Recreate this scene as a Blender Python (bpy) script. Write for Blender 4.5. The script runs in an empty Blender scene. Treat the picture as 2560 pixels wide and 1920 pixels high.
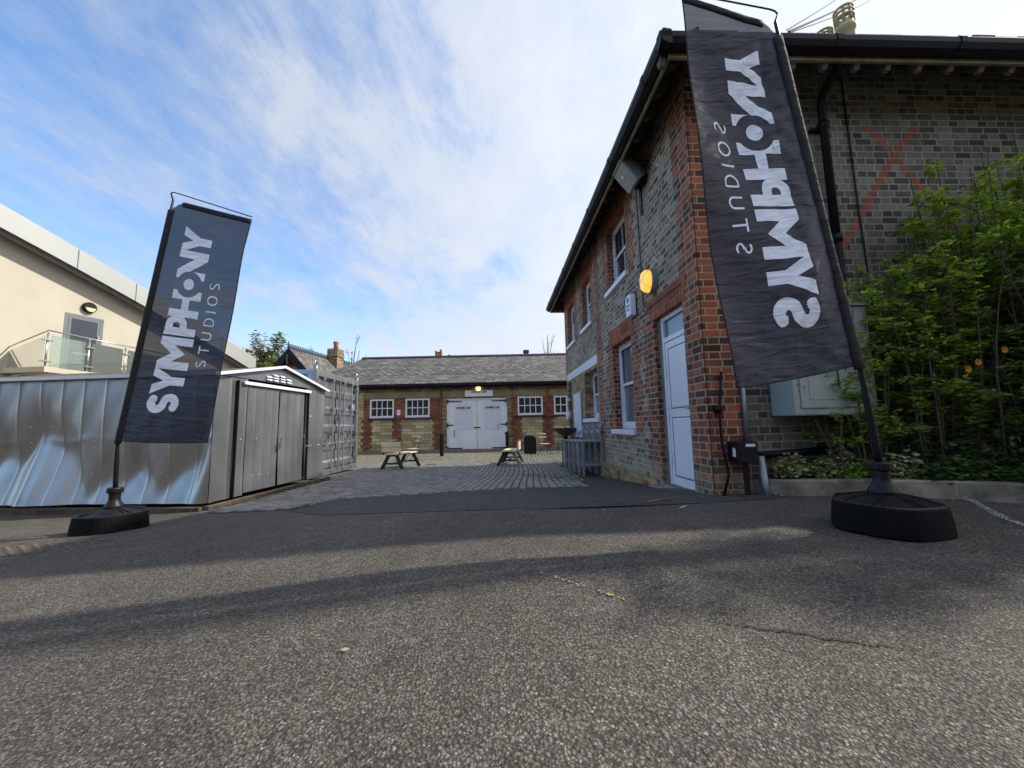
import bpy, bmesh, math, random
import numpy as np
from mathutils import Vector, Matrix, Euler
from math import sin, cos, pi, radians, atan2, sqrt, tan
random.seed(7); rng = np.random.RandomState(7)
scene = bpy.context.scene
COL = scene.collection
# ------------------------------------------------------------------ camera
PIT, ROL = radians(6.2), radians(1.2)
cd = bpy.data.cameras.new('camera'); cam = bpy.data.objects.new('camera', cd); COL.objects.link(cam)
cd.sensor_width = 36; cd.lens = 36*950/2560; cd.clip_start = .05; cd.clip_end = 2000
f_ = Vector((0, cos(PIT), sin(PIT))); r0 = Vector((1, 0, 0)); u0 = Vector((0, -sin(PIT), cos(PIT)))
u_ = u0*cos(ROL)+r0*sin(ROL); r_ = r0*cos(ROL)-u0*sin(ROL)
m4 = Matrix(((r_.x, u_.x, -f_.x, 0), (r_.y, u_.y, -f_.y, 0), (r_.z, u_.z, -f_.z, 1.15), (0, 0, 0, 1)))
cam.matrix_world = m4
scene.camera = cam
# ------------------------------------------------------------------ light
SUN_AZ = atan2(.985, .17); SUN_EL = radians(41)
sd = Vector((sin(SUN_AZ)*cos(SUN_EL), cos(SUN_AZ)*cos(SUN_EL), sin(SUN_EL)))
sl = bpy.data.lights.new('sun', 'SUN'); sl.energy = 2.6; sl.angle = radians(1.1); sl.color = (1, .93, .82)
so = bpy.data.objects.new('sun', sl); COL.objects.link(so)
so.rotation_euler = sd.to_track_quat('Z', 'Y').to_euler()
scene.view_settings.view_transform = 'Standard'; scene.view_settings.look = 'None'
scene.view_settings.exposure = 1.15; scene.view_settings.gamma = 1
w = bpy.data.worlds.new('World'); scene.world = w; w.use_nodes = True
NT = w.node_tree; NT.nodes.clear()
class NB:
    def __init__(s, nt): s.nt = nt
    def n(s, t, **k):
        x = s.nt.nodes.new(t)
        for a, b in k.items():
            if a.startswith('_'): setattr(x, a[1:], b)
        return x
    def l(s, a, b): s.nt.links.new(a, b)
    def math(s, op, a, b=None, c=None, clamp=False):
        x = s.nt.nodes.new('ShaderNodeMath'); x.operation = op; x.use_clamp = clamp
        for i, v in enumerate((a, b, c)):
            if v is None: continue
            if isinstance(v, (int, float)): x.inputs[i].default_value = v
            else: s.l(v, x.inputs[i])
        return x.outputs[0]
    def mix(s, f, a, b, mode='MIX'):
        x = s.nt.nodes.new('ShaderNodeMix'); x.data_type = 'RGBA'; x.blend_type = mode
        for i, v in ((0, f), (6, a), (7, b)):
            if isinstance(v, (int, float)): x.inputs[i].default_value = v if i == 0 else (v, v, v, 1)
            elif isinstance(v, (tuple, list)): x.inputs[i].default_value = (*v[:3], 1)
            else: s.l(v, x.inputs[i])
        return x.outputs[2]
    def noise(s, vec, scale, detail=4, rough=.5, dist=0, dim='3D'):
        x = s.nt.nodes.new('ShaderNodeTexNoise'); x.inputs['Scale'].default_value = scale
        x.inputs['Detail'].default_value = detail; x.inputs['Roughness'].default_value = rough
        x.inputs['Distortion'].default_value = dist
        if vec is not None: s.l(vec, x.inputs['Vector'])
        return x.outputs['Fac']
    def ramp(s, f, stops, interp='LINEAR'):
        x = s.nt.nodes.new('ShaderNodeValToRGB'); cr = x.color_ramp; cr.interpolation = interp
        while len(cr.elements) < len(stops): cr.elements.new(.5)
        for e, (p, c) in zip(cr.elements, stops):
            e.position = p; e.color = (*c, 1) if isinstance(c, tuple) else (c, c, c, 1)
        s.l(f, x.inputs[0]); return x.outputs[0]
    def mapv(s, vec, scale=(1, 1, 1), rot=(0, 0, 0), loc=(0, 0, 0)):
        x = s.nt.nodes.new('ShaderNodeMapping'); s.l(vec, x.inputs[0])
        x.inputs['Scale'].default_value = scale; x.inputs['Rotation'].default_value = rot; x.inputs['Location'].default_value = loc
        return x.outputs[0]
b = NB(NT)
sky = b.n('ShaderNodeTexSky'); sky.sky_type = 'NISHITA'; sky.sun_disc = False
sky.sun_elevation = SUN_EL; sky.sun_rotation = SUN_AZ; sky.air_density = 1.0; sky.dust_density = .3; sky.ozone_density = 3.0
tc = b.n('ShaderNodeTexCoord'); sx = b.n('ShaderNodeSeparateXYZ'); b.l(tc.outputs['Generated'], sx.inputs[0])
zz = b.math('ADD', b.math('MAXIMUM', sx.outputs[2], 0), .16)
cx = b.n('ShaderNodeCombineXYZ'); b.l(b.math('DIVIDE', sx.outputs[0], zz), cx.inputs[0]); b.l(b.math('DIVIDE', sx.outputs[1], zz), cx.inputs[1])
cl = b.mapv(cx.outputs[0], (1.15, .75, 1), (0, 0, radians(-52)), (1.3, .4, 0))
n1 = b.noise(cl, 1.25, 10, .70, .15); n2 = b.noise(b.mapv(cx.outputs[0], (2.6, 1.1, 1), (0, 0, radians(-58)), (5, 2, 0)), 1.9, 9, .70, .3)
n3 = b.noise(cx.outputs[0], .35, 3, .5)
# cloud cover is thin on the left and thick towards the sun
cov = b.math('MULTIPLY_ADD', sx.outputs[0], .42, .03)
cs = b.math('ADD', b.math('MULTIPLY', n1, .90), b.math('MULTIPLY', n2, .50))
cs = b.math('ADD', cs, b.math('MULTIPLY', n3, .25)); cs = b.math('ADD', cs, cov)
lowcl = b.math('MULTIPLY', b.math('SUBTRACT', .25, sx.outputs[2], clamp=True), 1.3)
cs = b.math('ADD', cs, lowcl)
cf = b.ramp(cs, [(.50, 0.02), (.64, .34), (.78, .80), (.94, .98)])
bright = b.math('MULTIPLY_ADD', sx.outputs[0], .8, 2.85)
ccol = b.mix(1.0, b.mix(b.noise(cl, 2.2, 5, .6), (.74, .85, 1.02), (1.0, 1.0, 1.03)), 1.0, 'MULTIPLY')
vm = b.n('ShaderNodeVectorMath'); vm.operation = 'SCALE'; b.l(ccol, vm.inputs[0]); b.l(bright, vm.inputs[3])
hs = b.n('ShaderNodeHueSaturation'); hs.inputs['Saturation'].default_value = 1.12; hs.inputs['Value'].default_value = .88; b.l(sky.outputs[0], hs.inputs['Color'])
mx = b.mix(cf, hs.outputs[0], vm.outputs[0])
bg = b.n('ShaderNodeBackground'); bg.inputs[1].default_value = .15; b.l(mx, bg.inputs[0])
ow = b.n('ShaderNodeOutputWorld'); b.l(bg.outputs[0], ow.inputs[0])
# ------------------------------------------------------------------ materials
MATS = {}
def newmat(name):
    m = bpy.data.materials.new(name); m.use_nodes = True; nt = m.node_tree
    p = nt.nodes['Principled BSDF']; MATS[name] = m
    return m, NB(nt), p
def setp(b, p, color=None, rough=None, metal=None, bump=None, bstr=.3, bdist=.01, spec=None):
    for k, v in (('Base Color', color), ('Roughness', rough), ('Metallic', metal), ('Specular IOR Level', spec)):
        if v is None: continue
        if isinstance(v, tuple): p.inputs[k].default_value = (*v[:3], 1)
        elif isinstance(v, (int, float)): p.inputs[k].default_value = v
        else: b.l(v, p.inputs[k])
    if bump is not None:
        bn = b.n('ShaderNodeBump'); bn.inputs['Strength'].default_value = bstr; bn.inputs['Distance'].default_value = bdist
        b.l(bump, bn.inputs['Height']); b.l(bn.outputs[0], p.inputs['Normal'])
def coords(b, kind='Object'):
    return b.n('ShaderNodeTexCoord').outputs[kind]
def simple(name, col, rough=.6, metal=0, var=.25, scale=6, bstr=.15, spec=None):
    m, b, p = newmat(name); c = coords(b)
    n = b.noise(c, scale, 5, .6); k = b.ramp(n, [(.3, 1-var), (.7, 1+var*.5)])
    d = b.noise(c, scale*9, 3, .6)
    setp(b, p, b.mix(1.0, col, k, 'MULTIPLY'), rough, metal, d, bstr, .004, spec); return m
def brickmat(name, c1, c2, mortar, bw, bh, msize=.012, off=.5, darkvar=.5, bstr=.7, white=0, extra=None, rough=.85, freq=2, stain=None, rot=0, msm=.15, sq=1.0, low=None):
    m, b, p = newmat(name)
    uv = coords(b, 'UV')
    if rot: uv = b.mapv(uv, rot=(0, 0, rot))
    wob = b.noise(uv, 3.0, 2); wv = b.n('ShaderNodeVectorMath'); wv.operation = 'ADD'; b.l(uv, wv.inputs[0])
    cmb = b.n('ShaderNodeCombineXYZ'); b.l(b.math('MULTIPLY_ADD', wob, .014, -.007), cmb.inputs[1]); b.l(b.math('MULTIPLY_ADD', b.noise(uv, 14, 2), .016, -.008), cmb.inputs[0]); b.l(cmb.outputs[0], wv.inputs[1])
    t = b.n('ShaderNodeTexBrick'); b.l(wv.outputs[0], t.inputs[0]); t.offset = off; t.offset_frequency = freq; t.squash = sq; t.squash_frequency = 2
    t.inputs['Color1'].default_value = (0, 0, 0, 1); t.inputs['Color2'].default_value = (1, 1, 1, 1); t.inputs['Mortar'].default_value = (.5, .5, .5, 1)
    t.inputs['Scale'].default_value = 1; t.inputs['Brick Width'].default_value = bw; t.inputs['Row Height'].default_value = bh
    t.inputs['Mortar Size'].default_value = msize; t.inputs['Mortar Smooth'].default_value = msm; t.inputs['Bias'].default_value = 0
    col = b.ramp(t.outputs['Color'], [(0, tuple(x*(1-darkvar) for x in c1)), (.3, c1), (.7, c2), (1, tuple(min(1, x*(1+darkvar*.6)) for x in c2))])
    if extra is not None:   # odd bricks of another colour
        col = b.mix(b.ramp(t.outputs['Color'], [(.86, 0.), (.9, 1.)]), col, extra)
    if white:
        wn = b.n('ShaderNodeTexVoronoi'); b.l(uv, wn.inputs[0]); wn.inputs['Scale'].default_value = 16
        sc = b.n('ShaderNodeSeparateColor'); b.l(wn.outputs['Color'], sc.inputs[0])
        wm = b.math('MULTIPLY', b.math('GREATER_THAN', sc.outputs[0], 1-white), b.math('LESS_THAN', wn.outputs['Distance'], .42))
        col = b.mix(wm, col, (.62, .61, .58))
    fine = b.noise(uv, 40, 4, .7); big = b.noise(uv, .9, 4, .6)
    col = b.mix(1.0, col, b.ramp(fine, [(.25, .72), (.75, 1.22)]), 'MULTIPLY')
    mc = b.mix(b.noise(uv, 5, 3), tuple(x*.72 for x in mortar), mortar)
    col = b.mix(t.outputs['Fac'], col, mc)
    col = b.mix(1.0, col, b.ramp(big, [(.3, .74), (.7, 1.12)]), 'MULTIPLY')
    if stain is not None:
        sm = b.ramp(b.noise(b.mapv(uv, (1, .5, 1)), 1.6, 6, .7), [(.52, 0.), (.68, .8)])
        col = b.mix(sm, col, stain)
    if low is not None:   # limewash, moss and salts that cling to the bottom courses
        su = b.n('ShaderNodeSeparateXYZ'); b.l(uv, su.inputs[0])
        hm = b.math('MULTIPLY_ADD', su.outputs[1], -.75, .72, clamp=True)
        lm = b.math('MULTIPLY', b.ramp(b.math('ADD', b.noise(uv, 2.6, 7, .72), b.math('MULTIPLY', hm, .25)), [(.55, 0.), (.70, .85)]), b.math('MULTIPLY', hm, 1.4, clamp=True))
        col = b.mix(lm, col, low)
    h = b.math('SUBTRACT', b.math('MULTIPLY', fine, .35), t.outputs['Fac'])
    setp(b, p, col, rough, 0, h, bstr, .012)
    return m
# right-hand house, in its own 1/0.7 units: brick course .117
M_FLINT = brickmat('grey_flint_brick', (.15, .125, .095), (.33, .275, .205), (.60, .52, .38), .245, .117, .012, darkvar=.55, white=.10, low=(.40, .36, .25), extra=(.26, .22, .17), stain=(.26, .22, .16))
M_GREYB = brickmat('dark_grey_brick', (.09, .088, .074), (.19, .178, .145), (.40, .38, .30), .29, .117, .010, sq=.6, darkvar=.55, stain=(.19, .185, .15), extra=(.20, .165, .12))
M_RED = brickmat('red_brick', (.19, .053, .030), (.39, .112, .050), (.50, .41, .28), .30, .117, .011, sq=.6, darkvar=.6, extra=(.07, .04, .042), stain=(.22, .12, .075), low=(.34, .30, .19))
M_REDS = brickmat('red_soldier_brick', (.27, .066, .030), (.36, .10, .05), (.40, .24, .15), .117, .28, .006, off=.0, darkvar=.35)
M_STOCK = brickmat('yellow_stock_brick', (.30, .21, .095), (.42, .31, .15), (.30, .24, .15), .33, .117, .010, darkvar=.4)
M_FREDB = brickmat('far_red_brick', (.20, .055, .032), (.29, .085, .048), (.22, .12, .08), .23, .078, .010, darkvar=.4)
M_FSTOCK = brickmat('far_brown_brick', (.18, .13, .07), (.32, .24, .13), (.28, .23, .15), .23, .078, .012, darkvar=.6)
M_BLOCK = brickmat('yellow_stone_block', (.42, .36, .21), (.56, .50, .32), (.24, .18, .10), .45, .157, .012, darkvar=.3, extra=(.42, .27, .10), stain=(.24, .21, .13))
M_SLATE = brickmat('grey_slate', (.12, .112, .105), (.165, .155, .145), (.02, .02, .02), .30, .17, .016, darkvar=.22, extra=(.22, .21, .195), bstr=.5)
M_SLATED = brickmat('grey_diamond_slate', (.12, .112, .105), (.155, .145, .136), (.015, .015, .015), .30, .30, .022, off=0, darkvar=.2, bstr=.5, rot=radians(45))
M_STONE = simple('olive_stone', (.26, .225, .13), .85, var=.3, scale=2)
M_CONC = simple('grey_concrete', (.22, .21, .18), .9, var=.35, scale=3, bstr=.5)
M_KERB = simple('weathered_kerb_concrete', (.25, .215, .15), .92, var=.8, scale=4, bstr=.8)
M_WHITE = simple('white_gloss_paint', (.74, .77, .84), .35, var=.06, scale=3, bstr=.04)
M_WHITEP = simple('white_plastic', (.78, .81, .86), .28, var=.05, scale=2, bstr=.02)
M_WHITED = simple('white_painted_gate', (.76, .79, .84), .5, var=.1, scale=1.2, bstr=.08)
M_PAPER = simple('white_poster_paper', (.66, .68, .80), .6, var=.06, scale=4, bstr=.05)
M_BLACK = simple('black_painted_iron', (.009, .009, .013), .5, var=.4, scale=8, bstr=.2, spec=.22)
M_BLACKP = simple('black_plastic', (.010, .010, .011), .45, var=.3, scale=5, bstr=.15, spec=.3)
M_RUB = simple('black_rubber_base', (.006, .006, .0065), .75, var=.3, scale=9, bstr=.5, spec=.12)
M_GROOVE = simple('dark_groove', (.015, .018, .03), .7)
M_SILLD = simple('dark_blue_sill_paint', (.020, .022, .035), .5)
M_FASC = simple('weathered_cream_fascia', (.27, .22, .14), .85, var=.5, scale=5, bstr=.5)
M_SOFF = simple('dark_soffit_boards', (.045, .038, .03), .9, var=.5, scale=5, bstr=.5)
M_CORB = simple('pale_rafter_foot', (.14, .125, .10), .85, var=.3, scale=5)
M_ROOFD = simple('dark_roof_slate', (.04, .042, .05), .6, var=.3, scale=4)
M_CREAM = simple('cream_render', (.50, .46, .37), .9, var=.10, scale=.9, bstr=.1)
M_ZINC = simple('pale_roof_panel', (.36, .37, .35), .45, .15, var=.06, scale=.7, bstr=.03)
M_ALU = simple('grey_aluminium_frame', (.16, .18, .19), .4, .3, var=.1)
M_STEEL = simple('stainless_steel', (.55, .55, .55), .28, .9, var=.1)
M_GALV = simple('galvanised_pipe', (.30, .34, .38), .45, .6, var=.2)
M_TERRA = simple('terracotta', (.36, .11, .055), .8, var=.25)
M_POT = simple('cream_chimney_pot', (.50, .42, .23), .75, var=.2)
M_SILVER = None
M_TIMB = simple('old_timber', (.10, .075, .045), .9, var=.6, scale=7, bstr=.7)
M_GREYP = simple('grey_painted_wood', (.27, .31, .335), .6, var=.35, scale=6)
M_DWOOD = simple('dark_worn_wood', (.035, .034, .036), .75, var=.7, scale=9)
M_BARE = simple('bare_pale_wood', (.62, .52, .36), .75, var=.3, scale=7, bstr=.3)
M_NEWW = simple('new_pale_pine', (.80, .68, .48), .7, var=.15, scale=7)
M_BARK = simple('brown_bark', (.085, .065, .042), .95, var=.4, scale=12, bstr=.8)
M_SOIL = simple('dark_soil', (.03, .024, .017), 1, var=.5, scale=9, bstr=1)
M_CABLUE = simple('pale_blue_paint', (.30, .42, .56), .55, var=.35, scale=3, bstr=.2)
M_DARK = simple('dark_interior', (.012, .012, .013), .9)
M_CABN = simple('pale_grey_cabinet', (.36, .40, .385), .5, var=.12, scale=2, bstr=.05)
M_MAT = simple('terracotta_mat', (.22, .10, .07), .95)
M_RUST = simple('rusty_cover', (.17, .11, .07), .85, var=.4)
def worn(name, col, thr):
    m, b, p = newmat(name); c = coords(b); setp(b, p, col, .9, 0)
    v = b.n('ShaderNodeTexVoronoi'); b.l(c, v.inputs[0]); v.inputs['Scale'].default_value = 66
    sc = b.n('ShaderNodeSeparateColor'); b.l(v.outputs['Color'], sc.inputs[0])
    f = b.math('MULTIPLY', b.math('LESS_THAN', v.outputs['Distance'], .5), b.math('GREATER_THAN', b.math('ADD', sc.outputs[0], b.math('MULTIPLY_ADD', b.noise(c, 7, 3), 1.2, -.6)), thr))
    t = b.n('ShaderNodeBsdfTransparent'); ms = b.n('ShaderNodeMixShader'); b.l(f, ms.inputs[0]); b.l(t.outputs[0], ms.inputs[1]); b.l(p.outputs[0], ms.inputs[2])
    b.l(ms.outputs[0], b.nt.nodes['Material Output'].inputs[0]); return m
M_BIRD = worn('white_line_paint', (.40, .39, .35), .15); M_YPAINT = worn('faded_yellow_paint', (.36, .27, .09), .45); M_OPAINT = worn('faded_orange_paint', (.36, .15, .06), .5)
M_REDM = simple('red_mark', (.45, .05, .035), .7); M_ORM = simple('orange_mark', (.55, .2, .05), .7); M_BLM = simple('blue_mark', (.05, .05, .12), .7)
M_INK = simple('black_lettering', (.015, .015, .02), .5); M_GINK = simple('grey_lettering', (.33, .34, .38), .6)
M_BLUEINK = simple('blue_lettering', (.05, .17, .30), .5)
M_LEAFDRY = simple('dry_leaf', (.42, .33, .2), .8)
def glassm(name, base, rough=.04, spec=.9):
    m, b, p = newmat(name); c = coords(b)
    setp(b, p, b.mix(b.noise(c, 1.6, 3), base, tuple(x*1.9 for x in base)), rough, 0, b.noise(c, 1.1, 2), .05, .02, spec); return m
M_GLASS = glassm('dark_window_glass', (.018, .022, .026)); M_GLASSF = glassm('far_window_glass', (.022, .024, .026), .12)
M_GLASSC = glassm('window_glass_net_curtain', (.10, .11, .115), .08)
def clearglass():
    m, b, p = newmat('green_balustrade_glass'); nt = b.nt
    gl = b.n('ShaderNodeBsdfGlossy'); gl.inputs[1].default_value = .03; tr = b.n('ShaderNodeBsdfTransparent'); tr.inputs[0].default_value = (.84, .93, .87, 1)
    df = b.n('ShaderNodeBsdfDiffuse'); df.inputs[0].default_value = (.48, .56, .49, 1)
    fr = b.n('ShaderNodeFresnel'); ms = b.n('ShaderNodeMixShader'); ms2 = b.n('ShaderNodeMixShader'); ms2.inputs[0].default_value = .22
    b.l(tr.outputs[0], ms2.inputs[1]); b.l(df.outputs[0], ms2.inputs[2]); b.l(fr.outputs[0], ms.inputs[0]); b.l(ms2.outputs[0], ms.inputs[1]); b.l(gl.outputs[0], ms.inputs[2])
    b.l(ms.outputs[0], nt.nodes['Material Output'].inputs[0]); return m
M_CG = clearglass()
def emis(name, col, st):
    m, b, p = newmat(name); c = coords(b)
    v = b.n('ShaderNodeTexChecker'); b.l(c, v.inputs[0]); v.inputs['Scale'].default_value = 45
    setp(b, p, (.6, .45, .15), .3)
    b.l(b.mix(v.outputs['Fac'], col, tuple(x*.8 for x in col)), p.inputs['Emission Color']); p.inputs['Emission Strength'].default_value = st; return m
M_LAMPY = emis('lit_yellow_diffuser', (1.0, .58, .08), .50); M_LAMPW = emis('lit_warm_globe', (1., .66, .22), 1.1)
def cloth(name, col, tr, sheen=.0, rough=.42, spec=.5):
    m, b, p = newmat(name); c = coords(b, 'UV'); nt = b.nt
    wr = b.noise(b.mapv(c, (1.1, 4.5, 1), (0, 0, .75)), 2.6, 3, .5, .6); we = b.noise(c, 500, 1)
    setp(b, p, col, rough, 0, b.math('ADD', wr, b.math('MULTIPLY', we, .02)), .8, .03, spec)
    t = b.n('ShaderNodeBsdfTransparent'); ms = b.n('ShaderNodeMixShader'); ms.inputs[0].default_value = tr
    b.l(p.outputs[0], ms.inputs[1]); b.l(t.outputs[0], ms.inputs[2]); b.l(ms.outputs[0], nt.nodes['Material Output'].inputs[0]); return m
M_FLAG = cloth('navy_flag_cloth', (.020, .022, .043), .085, spec=.4); M_HEM = cloth('black_hem_cloth', (.012, .012, .014), .0, rough=.8)
M_LET = cloth('white_flag_lettering', (.86, .90, 1.0), .02)
def metal(name, base, rmin, rmax, col2, bst=.25, dust=(.25,.25,.24), met=.92):
    m, b, p = newmat(name); c = coords(b)
    n = b.noise(c, 1.1, 5, .6); f = b.noise(c, 26, 3, .6); sm = b.noise(b.mapv(c, (1, 1, .3)), 2.3, 6, .7, .6)
    col = b.mix(n, base, col2); sp = b.ramp(sm, [(.55, 0.), (.7, .55)]); col = b.mix(sp, col, dust)
    setp(b, p, col, b.math('MULTIPLY_ADD', n, rmax-rmin, rmin), met, b.math('ADD', n, b.math('MULTIPLY', f, .03)), bst, .03); return m
M_SHED = metal('dull_silver_sheet', (.42, .415, .39), .33, .46, (.52, .52, .50), .08, met=.9)
M_SHEDF = metal('dull_silver_door_sheet', (.23, .24, .25), .36, .52, (.42, .43, .45))
M_CONT = metal('silver_painted_steel', (.36, .38, .40), .30, .42, (.44, .46, .48), .08, met=.85)
def leafm(name, c1, c2, tint=(.35, .5, .06), tr=.35):
    m, b, p = newmat(name); nt = b.nt; g = b.n('ShaderNodeNewGeometry')
    wn = b.n('ShaderNodeTexWhiteNoise'); b.l(g.outputs['Random Per Island'], wn.inputs['Vector'])
    n = b.noise(coords(b), 1.3, 3)
    f = b.math('MULTIPLY_ADD', g.outputs['Random Per Island'], .7, b.math('MULTIPLY_ADD', n, .9, -.3), clamp=True)
    col = b.mix(f, c1, c2); setp(b, p, col, .5, 0, spec=.35)
    tl = b.n('ShaderNodeBsdfTranslucent'); b.l(b.mix(f, tuple(x*.8 for x in tint), tint), tl.inputs[0])
    ms = b.n('ShaderNodeMixShader'); ms.inputs[0].default_value = tr; b.l(p.outputs[0], ms.inputs[1]); b.l(tl.outputs[0], ms.inputs[2])
    b.l(ms.outputs[0], nt.nodes['Material Output'].inputs[0]); return m
M_LEAF = leafm('green_shrub_leaf', (.05, .105, .025), (.18, .30, .055), (.55, .72, .08), .5)
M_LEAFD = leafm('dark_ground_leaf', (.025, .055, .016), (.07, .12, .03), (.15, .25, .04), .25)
M_LEAFV = leafm('variegated_leaf', (.16, .22, .06), (.50, .52, .24), (.4, .45, .15), .25)
M_LEAFT = leafm('tree_leaf', (.06, .095, .025), (.16, .21, .06), (.3, .4, .08), .4)
M_LEAFO = leafm('brownish_spring_leaf', (.10, .08, .03), (.22, .19, .08), (.3, .3, .1), .4)
M_FLOWO = leafm('orange_petal', (.65, .20, .02), (.8, .28, .03), (.8, .3, .05), .3); M_FLOWY = leafm('yellow_petal', (.75, .55, .01), (.85, .62, .02), (.8, .6, .05), .3)
M_GRASS = leafm('moss_grass', (.05, .085, .02), (.13, .17, .05), (.2, .3, .05), .3)
# ------------------------------------------------------------------ mesh builder
class MB:
    def __init__(s): s.v = []; s.f = []; s.T = None
    def pts(s, ps):
        i = len(s.v)
        for p in ps: s.v.append(tuple(s.T @ Vector(p)) if s.T is not None else tuple(p))
        return i
    def quad(s, *ps): i = s.pts(ps); s.f.append(tuple(range(i, i+len(ps)))); return s
    def box(s, x0, x1, y0, y1, z0, z1):
        if x0 > x1: x0, x1 = x1, x0
        if y0 > y1: y0, y1 = y1, y0
        if z0 > z1: z0, z1 = z1, z0
        i = s.pts([(x, y, z) for z in (z0, z1) for y in (y0, y1) for x in (x0, x1)])
        for q in ((0, 2, 3, 1), (4, 5, 7, 6), (0, 1, 5, 4), (2, 6, 7, 3), (0, 4, 6, 2), (1, 3, 7, 5)): s.f.append(tuple(i+k for k in q))
        return s
    def bar(s, p, q, w, h=None, up=(0, 0, 1)):   # box beam from p to q
        h = h or w; p = Vector(p); q = Vector(q); d = (q-p).normalized(); up = Vector(up)
        if abs(d.dot(up)) > .98: up = Vector((1, 0, 0))
        a = d.cross(up).normalized()*w/2; c = a.cross(d).normalized()*h/2
        i = s.pts([p-a-c, p+a-c, p+a+c, p-a+c, q-a-c, q+a-c, q+a+c, q-a+c])
        for k in ((0, 1, 2, 3), (7, 6, 5, 4), (0, 4, 5, 1), (1, 5, 6, 2), (2, 6, 7, 3), (3, 7, 4, 0)): s.f.append(tuple(i+j for j in k))
        return s
    def tube(s, path, r, n=8, cap=True):
        path = [Vector(p) for p in path]; R = r if isinstance(r, (list, tuple)) else [r]*len(path)
        rings = []; a0 = None
        for k, p in enumerate(path):
            d = (path[min(k+1, len(path)-1)]-path[max(k-1, 0)])
            if d.length < 1e-9: d = Vector((0, 0, 1))
            d.normalize()
            if a0 is None: a0 = d.cross(Vector((0, 0, 1)) if abs(d.z) < .95 else Vector((1, 0, 0))).normalized()
            a = (a0-d*a0.dot(d)).normalized(); a0 = a; c = d.cross(a)
            rings.append(s.pts([p+(a*cos(2*pi*j/n)+c*sin(2*pi*j/n))*R[k] for j in range(n)]))
        for k in range(len(rings)-1):
            for j in range(n): s.f.append((rings[k]+j, rings[k]+(j+1) % n, rings[k+1]+(j+1) % n, rings[k+1]+j))
        if cap: s.f.append(tuple(rings[0]+j for j in range(n))[::-1]); s.f.append(tuple(rings[-1]+j for j in range(n)))
        return s
    def lathe(s, c, prof, n=20, sx=1, sy=1):   # prof list of (r,z)
        return s.loft([[(c[0]+sx*r*cos(2*pi*j/n), c[1]+sy*r*sin(2*pi*j/n), c[2]+z) for j in range(n)] for r, z in prof])
    def loft(s, rings, cap=True):
        ids = [s.pts(r) for r in rings]; n = len(rings[0])
        for k in range(len(ids)-1):
            for j in range(n): s.f.append((ids[k]+j, ids[k]+(j+1) % n, ids[k+1]+(j+1) % n, ids[k+1]+j))
        if cap: s.f.append(tuple(ids[0]+j for j in range(n))[::-1]); s.f.append(tuple(ids[-1]+j for j in range(n)))
        return s
    def prism(s, poly, off):  # poly of 3d points extruded by vector off
        off = Vector(off); a = [Vector(p) for p in poly]; i = s.pts(a); j = s.pts([p+off for p in a]); n = len(a)
        s.f.append(tuple(range(i, i+n))[::-1]); s.f.append(tuple(range(j, j+n)))
        for k in range(n): s.f.append((i+k, i+(k+1) % n, j+(k+1) % n, j+k))
        return s
    def sphere(s, c, r, n=14, m=8, sx=1, sy=1, sz=1):
        return s.loft([[(c[0]+sx*r*sin(pi*k/m)*cos(2*pi*j/n), c[1]+sy*r*sin(pi*k/m)*sin(2*pi*j/n), c[2]-sz*r*cos(pi*k/m)) for j in range(n)] for k in [.15]+list(range(1, m))+[m-.15]])
    def build(s, name, mat, parent=None, smooth=False, uvf=None, bevel=0):
        me = bpy.data.meshes.new(name); me.from_pydata(s.v, [], s.f); me.update()
        uvl = me.uv_layers.new(name='UVMap')
        nv = len(me.loops); co = np.empty(len(me.vertices)*3); me.vertices.foreach_get('co', co); co = co.reshape(-1, 3)
        li = np.empty(nv, int); me.loops.foreach_get('vertex_index', li)
        pn = np.empty(len(me.polygons)*3); me.polygons.foreach_get('normal', pn); pn = pn.reshape(-1, 3)
        lt = np.empty(len(me.polygons), int); me.polygons.foreach_get('loop_total', lt)
        N = np.repeat(pn, lt, axis=0); P = co[li]
        if uvf is not None: uv = uvf(P, N)
        else:
            ax = np.argmax(np.abs(N)*[1, 1, 1.0], axis=1)
            uv = np.where((ax == 0)[:, None], P[:, [1, 2]], np.where((ax == 1)[:, None], P[:, [0, 2]], P[:, [0, 1]]))
        uvl.data.foreach_set('uv', uv.astype(np.float32).ravel())
        if smooth: me.polygons.foreach_set('use_smooth', [True]*len(me.polygons))
        me.materials.append(mat)
        o = bpy.data.objects.new(name, me); COL.objects.link(o)
        if parent is not None: o.parent = parent
        if bevel:
            bv = o.modifiers.new('bevel', 'BEVEL'); bv.width = bevel; bv.segments = 2; bv.limit_method = 'ANGLE'
        return o
def tag(o, label=None, cat=None, group=None, kind=None):
    for k, v in (('label', label), ('category', cat), ('group', group), ('kind', kind)):
        if v: o[k] = v
    return o
def empty(name, loc, label, cat, rz=0, group=None, scale=1):
    o = bpy.data.objects.new(name, None); COL.objects.link(o); o.location = loc; o.rotation_euler = (0, 0, rz)
    o.scale = (scale,)*3; o.empty_display_size = .1; tag(o, label, cat, group); return o
def copy_tree(o, parent=None):
    c = o.copy(); COL.objects.link(c)
    if parent is not None: c.parent = parent
    for ch in list(o.children): copy_tree(ch, c)
    return c
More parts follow.
